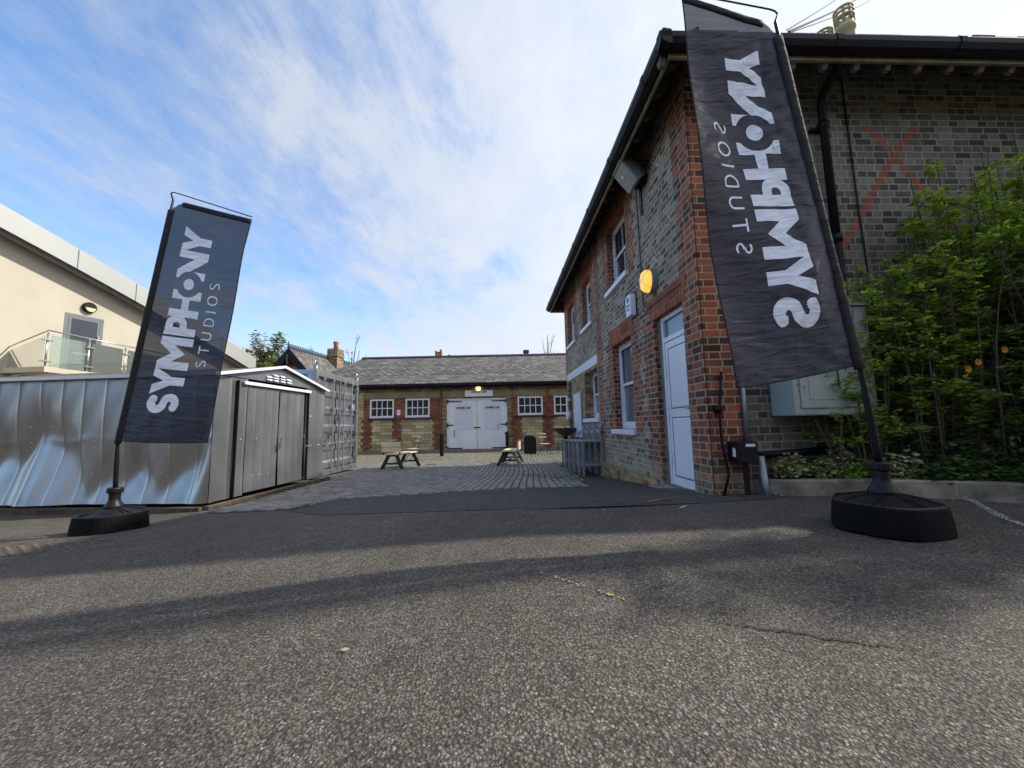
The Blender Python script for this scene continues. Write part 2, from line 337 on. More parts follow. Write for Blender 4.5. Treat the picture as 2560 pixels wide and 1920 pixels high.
# ------------------------------------------------------------------ ground height
_gy = np.arange(-6, 70, .05)
_g = np.interp(_gy, [-6, 3.0, 4.1, 5, 6, 8.3, 11, 19.5, 70], [.40, .40, .355, .28, .19, .03, -.04, -.15, -.15])
_g = np.convolve(np.pad(_g, 10, mode='edge'), np.ones(21)/21, 'valid')
def G(x, y):
    g = np.interp(y, _gy, _g)
    fade = np.clip((9-y)/4, 0, 1); fade = fade*fade*(3-2*fade)
    return g + fade*(-.045*np.clip(-x, 0, 5) + .022*np.clip(x-.8, 0, 5)) + .006*np.sin(x*1.3+.7*y)*np.clip(3-abs(y-3), 0, 1)
def gz(x, y): return float(G(x, y))
def sheet(name, mat, poly, lift, step=.1, kind='structure', label=None, cat=None, group=None, jit=0):
    """thin surface following the ground inside a y-monotone polygon"""
    P = np.array(poly, float); ys = np.arange(P[:, 1].min()+1e-4, P[:, 1].max(), step); m = MB()
    def iv(y):
        xs = []
        for i in range(len(P)):
            a, c = P[i], P[(i+1) % len(P)]
            if (a[1] <= y) != (c[1] <= y): xs.append(a[0]+(y-a[1])/(c[1]-a[1])*(c[0]-a[0]))
        return (min(xs), max(xs)) if xs else None
    prev = None
    for y in ys:
        r = iv(y)
        if r is None: continue
        if jit: r = (r[0]+random.uniform(-jit, jit), r[1]+random.uniform(-jit, jit))
        n = 24; row = [(r[0]+(r[1]-r[0])*k/n, y) for k in range(n+1)]
        row = [(x, yy, gz(x, yy)+lift) for x, yy in row]
        if prev: 
            for k in range(n): m.quad(prev[k], prev[k+1], row[k+1], row[k])
        prev = row
    o = m.build(name, mat); tag(o, label, cat, group, kind); return o
# asphalt
def asphalt(name, base, agg, sc, bst, lightness, big=.0):
    m, b, p = newmat(name); c = coords(b)
    wn_ = b.n('ShaderNodeTexNoise'); b.l(c, wn_.inputs['Vector']); wn_.inputs['Scale'].default_value = sc*1.1; wn_.inputs['Detail'].default_value = 2
    wa = b.n('ShaderNodeVectorMath'); wa.operation = 'MULTIPLY_ADD'; b.l(wn_.outputs['Color'], wa.inputs[0]); wa.inputs[1].default_value = (.9/sc,)*3; b.l(c, wa.inputs[2])
    v = b.n('ShaderNodeTexVoronoi'); b.l(wa.outputs[0], v.inputs[0]); v.inputs['Scale'].default_value = sc; v.inputs['Randomness'].default_value = 1
    s = b.n('ShaderNodeSeparateColor'); b.l(v.outputs['Color'], s.inputs[0])
    v2 = b.n('ShaderNodeTexVoronoi'); b.l(c, v2.inputs[0]); v2.inputs['Scale'].default_value = sc*2.3
    s2 = b.n('ShaderNodeSeparateColor'); b.l(v2.outputs['Color'], s2.inputs[0])
    stone = b.ramp(s.outputs[0], [(0, tuple(x*.42 for x in agg)), (.45, tuple(x*.8 for x in agg)), (.8, agg), (.95, tuple(x*1.3 for x in agg)), (1, (agg[0]*1.8, agg[1]*1.65, agg[2]*1.4))])
    tintn = b.mix(s.outputs[1], (1.08, .98, .88), (.92, 1.0, 1.08)); stone = b.mix(1.0, stone, tintn, 'MULTIPLY')
    gap = b.ramp(b.math('ADD', v.outputs['Distance'], b.math('MULTIPLY_ADD', s2.outputs[2], .3, -.15)), [(.30, 0.), (.70, .85)])
    fine = b.ramp(s2.outputs[0], [(0, .65), (1, 1.35)])
    col = b.mix(gap, stone, base); col = b.mix(1.0, col, fine, 'MULTIPLY')
    wear = b.noise(c, .8, 5, .65); col = b.mix(1.0, col, b.ramp(wear, [(.3, .72), (.7, 1.2)]), 'MULTIPLY')
    w2 = b.noise(c, 6, 4, .7); col = b.mix(1.0, col, b.ramp(w2, [(.3, .78), (.7, 1.18)]), 'MULTIPLY')
    spk = b.math('GREATER_THAN', s2.outputs[1], .985); col = b.mix(b.math('MULTIPLY', spk, .7), col, (.35, .34, .32))
    h = b.math('SUBTRACT', b.math('MULTIPLY', s.outputs[2], .5), b.math('MULTIPLY', v.outputs['Distance'], 1.2))
    h = b.math('ADD', h, b.math('MULTIPLY', s2.outputs[0], .25))
    setp(b, p, col, .82, 0, h, bst, .012, .4); return m
M_ASPH = asphalt('worn_coarse_asphalt', (.028, .025, .021), (.150, .134, .110), 98, .6, 1)
M_TARM = asphalt('newer_dark_tarmac', (.028, .028, .030), (.075, .075, .078), 75, .5, 1)
def build_ground():
    m = MB(); 
    xs = np.unique(np.concatenate([np.arange(-60, -12, 4), np.arange(-12, -7, .5), np.arange(-7, 7, .12), np.arange(7, 12, .5), np.arange(12, 64, 4)]))
    ys = np.unique(np.concatenate([np.arange(-6, -1, .5), np.arange(-1, 9, .12), np.arange(9, 20, .5), np.arange(20, 90, 5)]))
    X, Y = np.meshgrid(xs, ys); Z = G(X, Y); nx = len(xs)
    m.v = [tuple(p) for p in np.stack([X, Y, Z], -1).reshape(-1, 3)]
    for j in range(len(ys)-1):
        for i in range(nx-1): a = j*nx+i; m.f.append((a, a+1, a+nx+1, a+nx))
    o = m.build('ground', M_ASPH, smooth=True); tag(o, kind='structure')
build_ground()
# far land to the horizon
m = MB(); m.quad((-900, -300, -.6), (900, -300, -.6), (900, 1500, -.6), (-900, 1500, -.6)); tag(m.build('terrain', simple('distant_grass_land', (.07, .09, .04), .95)), kind='structure')
# newer tarmac strip that runs from the cobbles to the white door
sheet('path', M_TARM, [(-2.66, 4.6), (-2.0, 4.05), (-.6, 3.72), (.2, 3.6), (1.2, 3.62), (1.9, 3.66), (2.6, 3.72), (2.85, 4.0), (1.98, 4.15), (1.9, 7.5), (1.75, 9.5), (1.45, 9.5), (1.25, 7.2), (1.08, 5.8), (-2.62, 5.8)], .004, .05, jit=.012)
# ------------------------------------------------------------------ cobbles (setts)
def setts():
    m, b, p = newmat('grey_granite_setts'); c = coords(b); g = b.n('ShaderNodeNewGeometry')
    col = b.ramp(g.outputs['Random Per Island'], [(0, (.10, .10, .105)), (.5, (.155, .155, .16)), (.85, (.21, .20, .195)), (1, (.17, .13, .11))])
    n = b.noise(c, 2, 4, .6); col = b.mix(1.0, col, b.ramp(n, [(.3, .8), (.7, 1.15)]), 'MULTIPLY')
    sp_ = b.n('ShaderNodeSeparateXYZ'); b.l(c, sp_.inputs[0])
    mm = b.math('MULTIPLY', b.math('MULTIPLY_ADD', sp_.outputs[1], .28, -3.0, clamp=True), b.ramp(b.noise(c, 1.1, 5, .65), [(.35, .25), (.65, .8)]))
    col = b.mix(mm, col, (.17, .165, .085)); setp(b, p, col, .6, 0, b.noise(c, 45, 3), .4, .004, .5)
    mb = MB(); poly = np.array([(-4.2, 5.2), (-2.75, 4.85), (-2.60, 5.8), (1.10, 5.8), (1.25, 7.2), (1.45, 9.5), (1.62, 12.6), (3.4, 12.8), (4.2, 19.4), (-9.8, 19.4), (-9.8, 9.5), (-4.3, 9.0)])
    def inside(x, y):
        c = False; j = len(poly)-1
        for i in range(len(poly)):
            if (poly[i, 1] > y) != (poly[j, 1] > y) and x < (poly[j, 0]-poly[i, 0])*(y-poly[i, 1])/(poly[j, 1]-poly[i, 1])+poly[i, 0]: c = not c
            j = i
        return c
    ca, sa = cos(radians(-4)), sin(radians(-4))
    W_, H_ = .165, .118; gap = .010
    for j in range(-10, 150):
        y0 = 4.4+j*H_*(1.0)+0
        rowoff = random.uniform(0, W_)
        for i in range(-26, 66):
            x0 = i*W_+rowoff
            yy = i*W_+(.5*W_ if j % 2 else 0)+random.uniform(-.012, .012)+9; xx = (j-75)*H_*1.0+.05*sin(yy*.8)-2
            X, Y = xx+(yy-9)*.02, yy
            if not inside(X, Y): continue
            if Y > 13 and (i+j) % 1: continue
            w2, h2 = (W_-.020)/2*random.uniform(.92, 1.0), (H_-.009)/2*random.uniform(.93, 1.01); zc = gz(X, Y)+random.uniform(.009, .013)
            tx, ty = random.uniform(-.03, .03), random.uniform(-.03, .03); a = radians(88.5)+random.uniform(-.03, .03); c1, s1 = cos(a), sin(a)
            pts = []
            for q, (dz, k) in enumerate(((0, .86), (-.022, 1.0))):
                for sx_, sy_ in ((-1, -1), (1, -1), (1, 1), (-1, 1)):
                    dx, dy = sx_*w2*k, sy_*h2*k
                    pts.append((X+dx*c1-dy*s1, Y+dx*s1+dy*c1, zc+dz+(dx*tx+dy*ty)+.006))
            k = mb.pts(pts)
            mb.f.append((k, k+1, k+2, k+3))
            for q in range(4): mb.f.append((k+q, k+4+q, k+4+(q+1) % 4, k+(q+1) % 4))
    o = mb.build('cobbles', m, smooth=False); tag(o, kind='structure')
setts()
sheet('courtyard_joint_soil', simple('sandy_joint_soil', (.055, .05, .038), 1, var=.5, scale=5, bstr=1), [(-4.3, 5.15), (-2.72, 4.80), (-2.58, 5.78), (1.09, 5.78), (1.22, 7.2), (1.43, 9.5), (1.6, 12.6), (3.4, 12.8), (4.2, 19.45), (-9.8, 19.45), (-9.8, 9.5), (-4.3, 9.0)], .005, .25)
bpy.data.objects['courtyard_joint_soil'].name = 'ground_joints'
# ------------------------------------------------------------------ lettering
def disc(cx, cy, r, n=20): return [(cx+r*cos(2*pi*k/n), cy+r*sin(2*pi*k/n)) for k in range(n)]
def stroke(pts, w):
    out = []
    for (x0, y0), (x1, y1) in zip(pts[:-1], pts[1:]):
        L = sqrt((x1-x0)**2+(y1-y0)**2) or 1; nx, ny = -(y1-y0)/L*w/2, (x1-x0)/L*w/2
        out.append([(x0+nx, y0+ny), (x1+nx, y1+ny), (x1-nx, y1-ny), (x0-nx, y0-ny)])
    for p in pts[1:-1]: out.append(disc(*p, w/2, 12))
    return out
def arc(cx, cy, rx, ry, a0, a1, n=14): return [(cx+rx*cos(radians(a0+(a1-a0)*k/n)), cy+ry*sin(radians(a0+(a1-a0)*k/n))) for k in range(n+1)]
def shift(polys, dx): return [[(x+dx, y) for x, y in p] for p in polys]
def s_path(w, h0=.0, h1=1.0, ww=.64, t=.25):
    r = (1-t)/4; cx = ww/2; a = ww/2-t/2
    top = arc(cx, 1-t/2-r, a, r, 35, 270, 14); bot = arc(cx, t/2+r, a, r, 90, -145, 14)
    return top+bot
def raster(polys, n=64, holes=(), y0=0., y1=1.):
    """list of quads ((x0,y0),(x1,y0),(x1,y1),(x0,y1)) of the union of polys minus circular holes"""
    def ivs(y):
        L = []
        for P in polys:
            xs = []
            for i in range(len(P)):
                a, c = P[i], P[(i+1) % len(P)]
                if (a[1] <= y) != (c[1] <= y): xs.append(a[0]+(y-a[1])/(c[1]-a[1])*(c[0]-a[0]))
            xs.sort(); L += [[xs[k], xs[k+1]] for k in range(0, len(xs)-1, 2)]
        L.sort(); U = []
        for a in L:
            if U and a[0] <= U[-1][1]+1e-4: U[-1][1] = max(U[-1][1], a[1])
            else: U.append(a[:])
        for hx, hy, hr in holes:
            if abs(y-hy) < hr:
                d = sqrt(hr*hr-(y-hy)**2); V = []
                for a, c in U:
                    if c <= hx-d or a >= hx+d: V.append([a, c]); continue
                    if a < hx-d: V.append([a, hx-d])
                    if c > hx+d: V.append([hx+d, c])
                U = V
        return U
    Q = []
    for k in range(n):
        ya, yb = y0+(y1-y0)*k/n, y0+(y1-y0)*(k+1)/n; A = ivs(ya+1e-4); B = ivs(yb-1e-4)
        if len(A) != len(B) or any(abs(p[0]-q[0])+abs(p[1]-q[1]) > .5 for p, q in zip(A, B)): A = B = ivs((ya+yb)/2)
        for (a, c), (d, e) in zip(A, B):
            nx = max(1, int((c-a)/.12))
            for i in range(nx):
                t0, t1 = i/nx, (i+1)/nx
                Q.append(((a+(c-a)*t0, ya), (a+(c-a)*t1, ya), (d+(e-d)*t1, yb), (d+(e-d)*t0, yb)))
    return Q
Sg = stroke(s_path(.25), .25)
Yg = [[(0, 1), (.3, 1), (.44, .66), (.58, 1), (.88, 1), (.575, .42), (.575, 0), (.305, 0), (.305, .42)]]
Mg = [[(0, 0), (0, 1), (.25, 1), (.53, .62), (.81, 1), (1.06, 1), (1.06, 0), (.80, 0), (.80, .56), (.53, .20), (.26, .56), (.26, 0)]]
Pg = [[(0, 0), (0, 1), (.26, 1), (.26, 0)]]+stroke([(.13, .885), (.34, .885)]+arc(.36, .66, .19, .225, 90, -90, 12)+[(.13, .435)], .23)
Hg = [[(0, 0), (0, 1), (.26, 1), (.26, 0)], [(.26, .38), (.7, .38), (.7, .62), (.26, .62)], [(.6, 0), (.6, 1), (.9, 1), (.9, 0)]]
Ng = [[(0, 0), (0, 1), (.27, 1), (.70, .46), (.70, 1), (.96, 1), (.96, 0), (.69, 0), (.26, .54), (.26, 0)]]
RING = (4.28, .5, .44)
LOGO = raster(Sg) + raster(shift(Yg, .60)) + raster(shift(Mg, 1.42)) + raster(shift(Pg, 2.55)) \
    + raster(shift(Hg, 3.16), holes=[RING]) + raster(shift(Ng, 4.46), holes=[RING]) + raster(shift(Yg, 5.34)) + raster([disc(RING[0], RING[1], .19, 28)])
LOGO_W = 6.22
t_ = .115
def thin():
    L = []
    L.append((stroke(arc(.32, .75, .24, .19, 40, 270)+arc(.32, .27, .26, .21, 90, -140), t_), .66))
    L.append(([[(0, .88), (.7, .88), (.7, 1), (0, 1)], [(.29, 0), (.41, 0), (.41, .9), (.29, .9)]], .7))
    L.append((stroke([(.06, 1), (.06, .38)]+arc(.36, .36, .30, .30, 180, 360)+[(.66, 1)], t_), .72))
    L.append((stroke([(.06, .05), (.06, .95), (.3, .95)]+arc(.3, .5, .38, .45, 90, -90)+[(.06, .05)], t_), .7))
    L.append(([[(0, 0), (.12, 0), (.12, 1), (0, 1)]], .12))
    L.append((stroke(arc(.42, .5, .38, .45, 0, 360, 24), t_), .84))
    L.append((stroke(arc(.32, .75, .24, .19, 40, 270)+arc(.32, .27, .26, .21, 90, -140), t_), .66))
    return L
STU = []; x = 0
for g, wd in thin(): STU += raster(shift(g, x), n=30); x += wd+.52
STU_W = x-.52
def flat_text(quads, origin, ex, ey, size, off):   # quads onto a plane
    m = MB(); o = Vector(origin)+Vector(off); ex = Vector(ex)*size; ey = Vector(ey)*size
    for q in quads: m.quad(*[o+ex*p[0]+ey*p[1] for p in q])
    return m
# ------------------------------------------------------------------ banners
def banner(name, label, base, bl, br, tl, tr, nflip, amp, poletop, seed, rz):
    """corners are world points: l = pole side"""
    root = empty(name, base, label, 'banner flag', 0, 'feather banners in round water bases')
    B = Vector(base)
    L = lambda p: Vector(p)-B
    bl, br, tl, tr = map(L, (bl, br, tl, tr))
    Wd = (br-bl).length; Ht = (tl-bl).length
    nrm = (br-bl).cross(tl-bl).normalized()*nflip
    r = random.Random(seed); ph = [r.uniform(0, 6) for _ in range(6)]
    def P(u, v, off=0):
        p = bl*(1-u)*(1-v)+br*u*(1-v)+tl*(1-u)*v+tr*u*v
        e = min(1, u*5)*min(1, (1.02-v)*6)
        d = amp*e*(.5*sin(5.5*v+2.2*u+ph[0])+.32*sin(11*v-5*u+ph[1])*u+.25*sin(4*u+ph[2]))
        d += amp*.16*e*sin(26*(v*.8+u*.35)+ph[3]+1.5*sin(7*v))*max(0, 1-abs(u-.25)*1.6)
        d += amp*.10*e*sin(40*(u-.6*(1-v))+ph[4])*max(0, 1-((1-v)*5))*max(0, 1-u*1.4)
        for a_k, f_v, f_u, p_k in ((.0045, 95, 30, 0), (.0035, 61, -26, 2), (.003, 140, 52, 4)): d += a_k*(amp/.05)*e*sin(f_v*v+f_u*u+ph[5]+p_k+2*sin(9*v))*math.exp(-u*2.4)*(.4+.6*sin(5*v+p_k)**2)
        sag = -.012*sin(pi*u)*(1-v)**4
        return p+nrm*(d+off)+Vector((0, 0, sag))
    def surf(u0, u1, v0, v1, nu, nv, off=0):
        m = MB(); ids = m.pts([P(u0+(u1-u0)*i/nu, v0+(v1-v0)*j/nv, off) for j in range(nv+1) for i in range(nu+1)])
        for j in range(nv):
            for i in range(nu): a = ids+j*(nu+1)+i; m.f.append((a, a+1, a+nu+2, a+nu+1))
        return m
    # base: faceted round tank
    def ringpts(rad, z, n=40, KB=.87): return [(rad*KB*(1+.035*cos(5*2*pi*k/n))*cos(2*pi*k/n+rz), rad*KB*(1+.035*cos(5*2*pi*k/n))*sin(2*pi*k/n+rz), z) for k in range(n)]
    mb = MB(); mb.loft([ringpts(.325, .0), ringpts(.334, .010), ringpts(.328, .09), ringpts(.316, .165), ringpts(.308, .175)])
    tank = mb.build('base', M_RUB, root)
    mb = MB(); mb.loft([ringpts(.312, .176), ringpts(.298, .186), ringpts(.12, .222), ringpts(.085, .228)]); mb.build('lid', M_BLACKP, tank)
    mb = MB()
    for k in range(8):
        a = 2*pi*k/8+rz+.2
        for da in (-.10, .10):
            mb.bar((.09*cos(a), .09*sin(a), .228), (.255*cos(a+da), .255*sin(a+da), .190), .007, .007)
    mb.build('ridge', M_BLACKP, tank)
    mb = MB(); mb.lathe((0, 0, .22), [(.085, 0), (.075, .03), (.052, .07), (.045, .10), (.048, .135), (.048, .165)], 20); mb.build('socket', M_BLACKP, root, True)
    mb = MB(); mb.lathe((0, 0, .375), [(.062, 0), (.066, .012), (.066, .045), (.06, .055)], 20); mb.build('collar', M_BLACKP, root, False)
    pt = L(poletop); P0 = Vector((0, 0, .40)); lo = P(0, 0)-(br-bl).normalized()*.02
    path = [P0+(lo-P0)*k/5 for k in range(6)]
    top = tl-(br-bl).normalized()*.02
    path += [lo+(top-lo)*k/8+nrm*0.0 for k in range(1, 9)]+[pt]
    mb = MB(); mb.tube(path, [.021]*4+[.016]*(len(path)-6)+[.010, .007], 8); mb.build('pole', M_BLACKP, root, True)
    d = (tr-tl).normalized(); upv = (tl-bl).normalized()
    arm = [pt, pt+d*.02+upv*.018, pt+d*.06+upv*.02, tr+upv*.028]
    mb = MB(); mb.tube(arm, .006, 6); mb.build('top_arm', M_BLACKP, root, True)
    cl = surf(0, 1, 0, 1, 70, 300)
    # cut the gusset at the pole-top corner
    cloth_o = MB(); nu, nv = 70, 300
    base_i = cloth_o.pts(cl.v)
    for j in range(nv):
        for i in range(nu):
            u, v = (i+.5)/nu, (j+.5)/nv
            if (1-v)/.035+u/.13 < 1: continue
            a = j*(nu+1)+i; cloth_o.f.append((a, a+1, a+nu+2, a+nu+1))
    uv = lambda Pp, N: np.stack([(Pp-np.array(bl)) @ np.array((br-bl)/Wd), (Pp-np.array(bl)) @ np.array(upv)], -1)
    flag = cloth_o.build('flag_cloth', M_FLAG, root, True, uv)
    # hems: pole sleeve, top sleeve, thin edges
    mb = MB(); n = 60
    rr = [[(P(-.012, v)-(br-bl)*.004+(br-bl).normalized()*(.035*cos(a))+nrm*.020*sin(a)) for a in [2*pi*k/10 for k in range(10)]] for v in [(.965*k/n)-.012 for k in range(n+1)]]
    mb.loft(rr); mb.build('pole_sleeve', M_HEM, flag, True)
    mb = MB(); rr = [[(P(u, .988)+upv*(.030*cos(a))+nrm*.012*sin(a)) for a in [2*pi*k/10 for k in range(10)]] for u in [.12+(.88*k/20) for k in range(21)]]
    mb.loft(rr); mb.build('top_sleeve', M_HEM, flag, True)
    for nm, q in (('side_hem', [P(1, v) for v in [k/80 for k in range(81)]]), ('bottom_hem', [P(u, 0) for u in [k/40 for k in range(41)]])):
        mb = MB(); mb.tube(q, .0055, 5); mb.build(nm, M_HEM, flag, True)
    for nm, qs, ub, cap, v0, sv in (('lettering', LOGO, .585, .365, .115, .785/LOGO_W), ('small_lettering', STU, .795, .130, .312, .368/STU_W)):
        mb = MB()
        for off in (.0025, -.0025):
            for q in qs: mb.quad(*[P(ub-p[1]*cap, v0+p[0]*sv, off) for p in q])
        mb.build(nm, M_LET, flag, True, uv)
    return root
banner('feather_flag', 'dark banner flag reading SYMPHONY STUDIOS the right way round, in front of the silver shed', (-4.16, 4.05, gz(-4.16, 4.05)),
       (-4.11, 4.0, 1.075), (-3.19, 3.98, 1.04), (-3.75, 4.02, 3.75), (-2.86, 4.0, 3.49), 1, .030, (-3.80, 4.02, 3.83), 3, .2)
banner('feather_flag', 'dark banner flag seen from behind with mirrored lettering, in front of the brick house corner', (2.42, 2.56, gz(2.42, 2.56)),
       (2.29, 2.5, 1.50), (1.45, 2.5, 1.36), (1.975, 2.5, 4.06), (1.32, 2.5, 4.30), 1, .075, (2.02, 2.5, 4.13), 11, .5)

# ------------------------------------------------------------------ right-hand brick house (built in 1/0.7 units)
K = .7; HA = radians(2.3); HO = Vector((2.086, 4.088, .345))
HM = Matrix.Translation(HO) @ Matrix.Rotation(HA, 4, 'Z') @ Matrix.Scale(K, 4)
house = empty('brick_house', HO, 'tall brick house with red corner bricks and a white side door, at the right', 'house', HA, scale=K)
def hthing(name, p, label, cat, group=None): # a thing fixed to the house; children use house units relative to p
    return empty(name, HM @ Vector(p), label, cat, HA, group, K)
# local axes: x along the side wall (t), y along the front wall (s), z up.  Front wall faces -x, side wall faces -y.
SL, TL, ZT = 11.5, 16.0, 7.3
def wall_grid(fn, a0, a1, z0, z1, holes, name, mat, parent, da=40.):
    As = sorted({a0, a1, *[h[0] for h in holes], *[h[1] for h in holes]}); Zs = sorted({z0, z1, *[h[2] for h in holes], *[h[3] for h in holes]})
    m = MB()
    for i in range(len(As)-1):
        for j in range(len(Zs)-1):
            ca, cz = (As[i]+As[i+1])/2, (Zs[j]+Zs[j+1])/2
            if any(h[0] < ca < h[1] and h[2] < cz < h[3] for h in holes): continue
            m.quad(fn(As[i], Zs[j], 0), fn(As[i+1], Zs[j], 0), fn(As[i+1], Zs[j+1], 0), fn(As[i], Zs[j+1], 0))
    for a, c, e, g, d in holes:
        for P, Q in (((a, e), (a, g)), ((c, e), (c, g)), ((a, e), (c, e)), ((a, g), (c, g))):
            m.quad(fn(*P, 0), fn(*Q, 0), fn(*Q, d), fn(*P, d))
    return m.build(name, mat, parent)
front = lambda s_, z, d: (d, s_, z)
side = lambda t, z, d: (t, d, z)
DOOR = (.52, 1.75, -.05, 3.22, .16); W1 = (3.05, 4.52, 1.0, 3.24, .2); W2 = (6.15, 7.95, 1.34, 2.95, .32)
U1 = (3.05, 4.58, 4.84, 6.56, .2); U2 = (6.62, 7.85, 4.58, 6.22, .2); U3 = (9.35, 10.72, 4.56, 6.22, .2); D2 = (10.35, 11.15, -.9, 2.95, .5)
wall = wall_grid(front, 0, SL, -1.2, ZT, [DOOR, W1, W2, U1, U2, U3, D2], 'front_wall', M_FLINT, house)
wall_grid(side, 0, TL, -1.2, ZT, [], 'side_wall', M_GREYB, house)
m = MB(); m.quad((0, SL, -1.2), (TL, SL, -1.2), (TL, SL, ZT), (0, SL, ZT)); m.quad((TL, 0, -1.2), (TL, SL, -1.2), (TL, SL, ZT), (TL, 0, ZT)); m.build('rear_wall', M_RED, house)
m = MB(); m.box(.62, TL-.1, .25, SL-.1, -1.2, ZT-.05); m.build('dark_interior', M_DARK, house)
CR = .117
def teeth(mb, side_, a0, a1, z0, z1, ta=None, tb=None, step=1, long=.14, d=.006, thick=.03):
    """red brick panel laid in courses; edge a ('ta') and/or b ('tb') is toothed"""
    k0 = int(round(z0/CR)); k1 = int(round(z1/CR))
    for k in range(k0, k1):
        odd = (k//step) % 2
        x0 = a0-(long if (ta and odd) else 0); x1 = a1+(long if (tb and odd) else 0)
        if side_ == 'f': mb.box(-d, thick, x0, x1, k*CR, (k+1)*CR)
        else: mb.box(x0, x1, -d, thick, k*CR, (k+1)*CR)
def no_inner(mb): return mb
for q_ in (dict(a=(-.006, .40, 3.3, 7.2,), k=dict( tb=1, step=1)),
    dict(a=(-.006, .5, -.2, 3.3,), k=dict()),
    dict(a=(1.76, 2.2, -.05, 3.3,), k=dict( tb=1, step=3)),
    dict(a=(2.62, 3.05, .95, 3.4,), k=dict( ta=1, step=3)),
    dict(a=(4.53, 4.95, .95, 3.4,), k=dict( tb=1, step=3)),
    dict(a=(2.62, 3.05, 4.7, 7.1,), k=dict( ta=1, step=2)),
    dict(a=(4.59, 5.0, 4.7, 7.1,), k=dict( tb=1, step=2)),
    dict(a=(5.62, 6.02, 0, 7.1,), k=dict( ta=1, tb=1, step=2, long=.12)),
    dict(a=(6.25, 6.61, 4.45, 7.1,), k=dict( step=1)),
    dict(a=(7.86, 8.2, 4.45, 7.1,), k=dict( tb=1, step=2)),
    dict(a=(9.0, 9.34, 4.45, 7.1,), k=dict( ta=1, step=2)),
    dict(a=(10.73, 11.0, 4.45, 7.1,), k=dict( step=1)),
    dict(a=(11.18, 11.5, -.8, 7.1,), k=dict( step=2))):
    m = MB(); teeth(m, 'f', *q_['a'], **q_['k']); m.build('red_brick_quoin', M_RED, house)
m = MB(); teeth(m, 's', .002, .50, -.25, 7.2, tb=1, step=1, long=.13); m.build('red_corner_bricks', M_RED, house)
# brick reveals lining the openings
for h in (W1, U1, U2, U3, DOOR): 
    m = MB()
    m.quad((0.0, h[1]-.004, h[2]), (h[4], h[1]-.004, h[2]), (h[4], h[1]-.004, h[3]), (0, h[1]-.004, h[3])); m.build('opening_reveal', M_RED, house); m = MB(); m.quad((0, h[0]+.004, h[2]), (h[4], h[0]+.004, h[2]), (h[4], h[0]+.004, h[3]), (0, h[0]+.004, h[3]))
    m.build('opening_reveal', M_RED, house)
def lintel(s0, s1, z0, z1, t0, t1):
    m = MB(); m.prism([(-.010, s0, z0), (-.010, s1, z0), (-.010, t1, z1), (-.010, t0, z1)], (.04, 0, 0))
    m.quad((-.010, s0, z0-.003), (-.010, s1, z0-.003), (.2, s1, z0-.003), (.2, s0, z0-.003))
    return m.build('brick_lintel', M_REDS, house)
lintel(.44, 1.86, 3.22, 3.66, .34, 2.1); lintel(2.95, 4.62, 3.24, 3.70, 2.85, 4.8); lintel(2.95, 4.68, 6.56, 7.02, 2.85, 4.8)
lintel(6.52, 7.95, 6.22, 6.68, 6.4, 8.1); lintel(9.25, 10.82, 6.22, 6.68, 9.1, 10.9)
# red diamond course in the front wall between the upper windows
# yellow stock plinth and infill
m = MB(); m.box(-.05, .03, 1.9, 6.05, -1.1, .02); m.box(-.012, .03, 6.05, 10.33, -1.1, 3.0); m.build('yellow_plinth', M_STOCK, house)
# cut the infill in front of window two: rebuild with the opening
bpy.data.objects.remove(house.children[-1])
m = MB(); m.box(-.05, .03, 1.9, 6.05, -1.1, .02)
for a, c, e, g in ((6.03, 6.15, -1.1, 3.02), (7.95, 10.33, -1.1, 3.02), (6.15, 7.95, -1.1, 1.34), (6.15, 7.95, 2.95, 3.02)): m.box(-.012, .03, a, c, e, g)
m.build('yellow_plinth', M_STOCK, house)
m = MB(); m.quad((0, 7.946, 1.34), (.32, 7.946, 1.34), (.32, 7.946, 2.95), (0, 7.946, 2.95)); m.build('stock_reveal', M_STOCK, house)
m = MB(); m.box(-.045, .02, 6.06, 11.15, 3.03, 3.33); m.build('white_lintel_band', M_WHITE, house, bevel=.008)
for s0 in (2.5, 4.35):
    m = MB(); m.box(-.058, -.04, s0-.13, s0+.13, -.32, -.08); m.build('air_brick', M_REDS, house)
# footing and door step
m = MB(); m.box(-.10, .02, 2.0, 6.1, -1.2, -.42); m.box(-.02, .4, -.02, .5, -1.2, -.16); m.build('cement_footing', M_CONC, house, bevel=.02)
m = MB(); m.box(-.26, .14, .56, 1.84, -.25, -.055); m.build('door_step', M_CONC, house, bevel=.015)
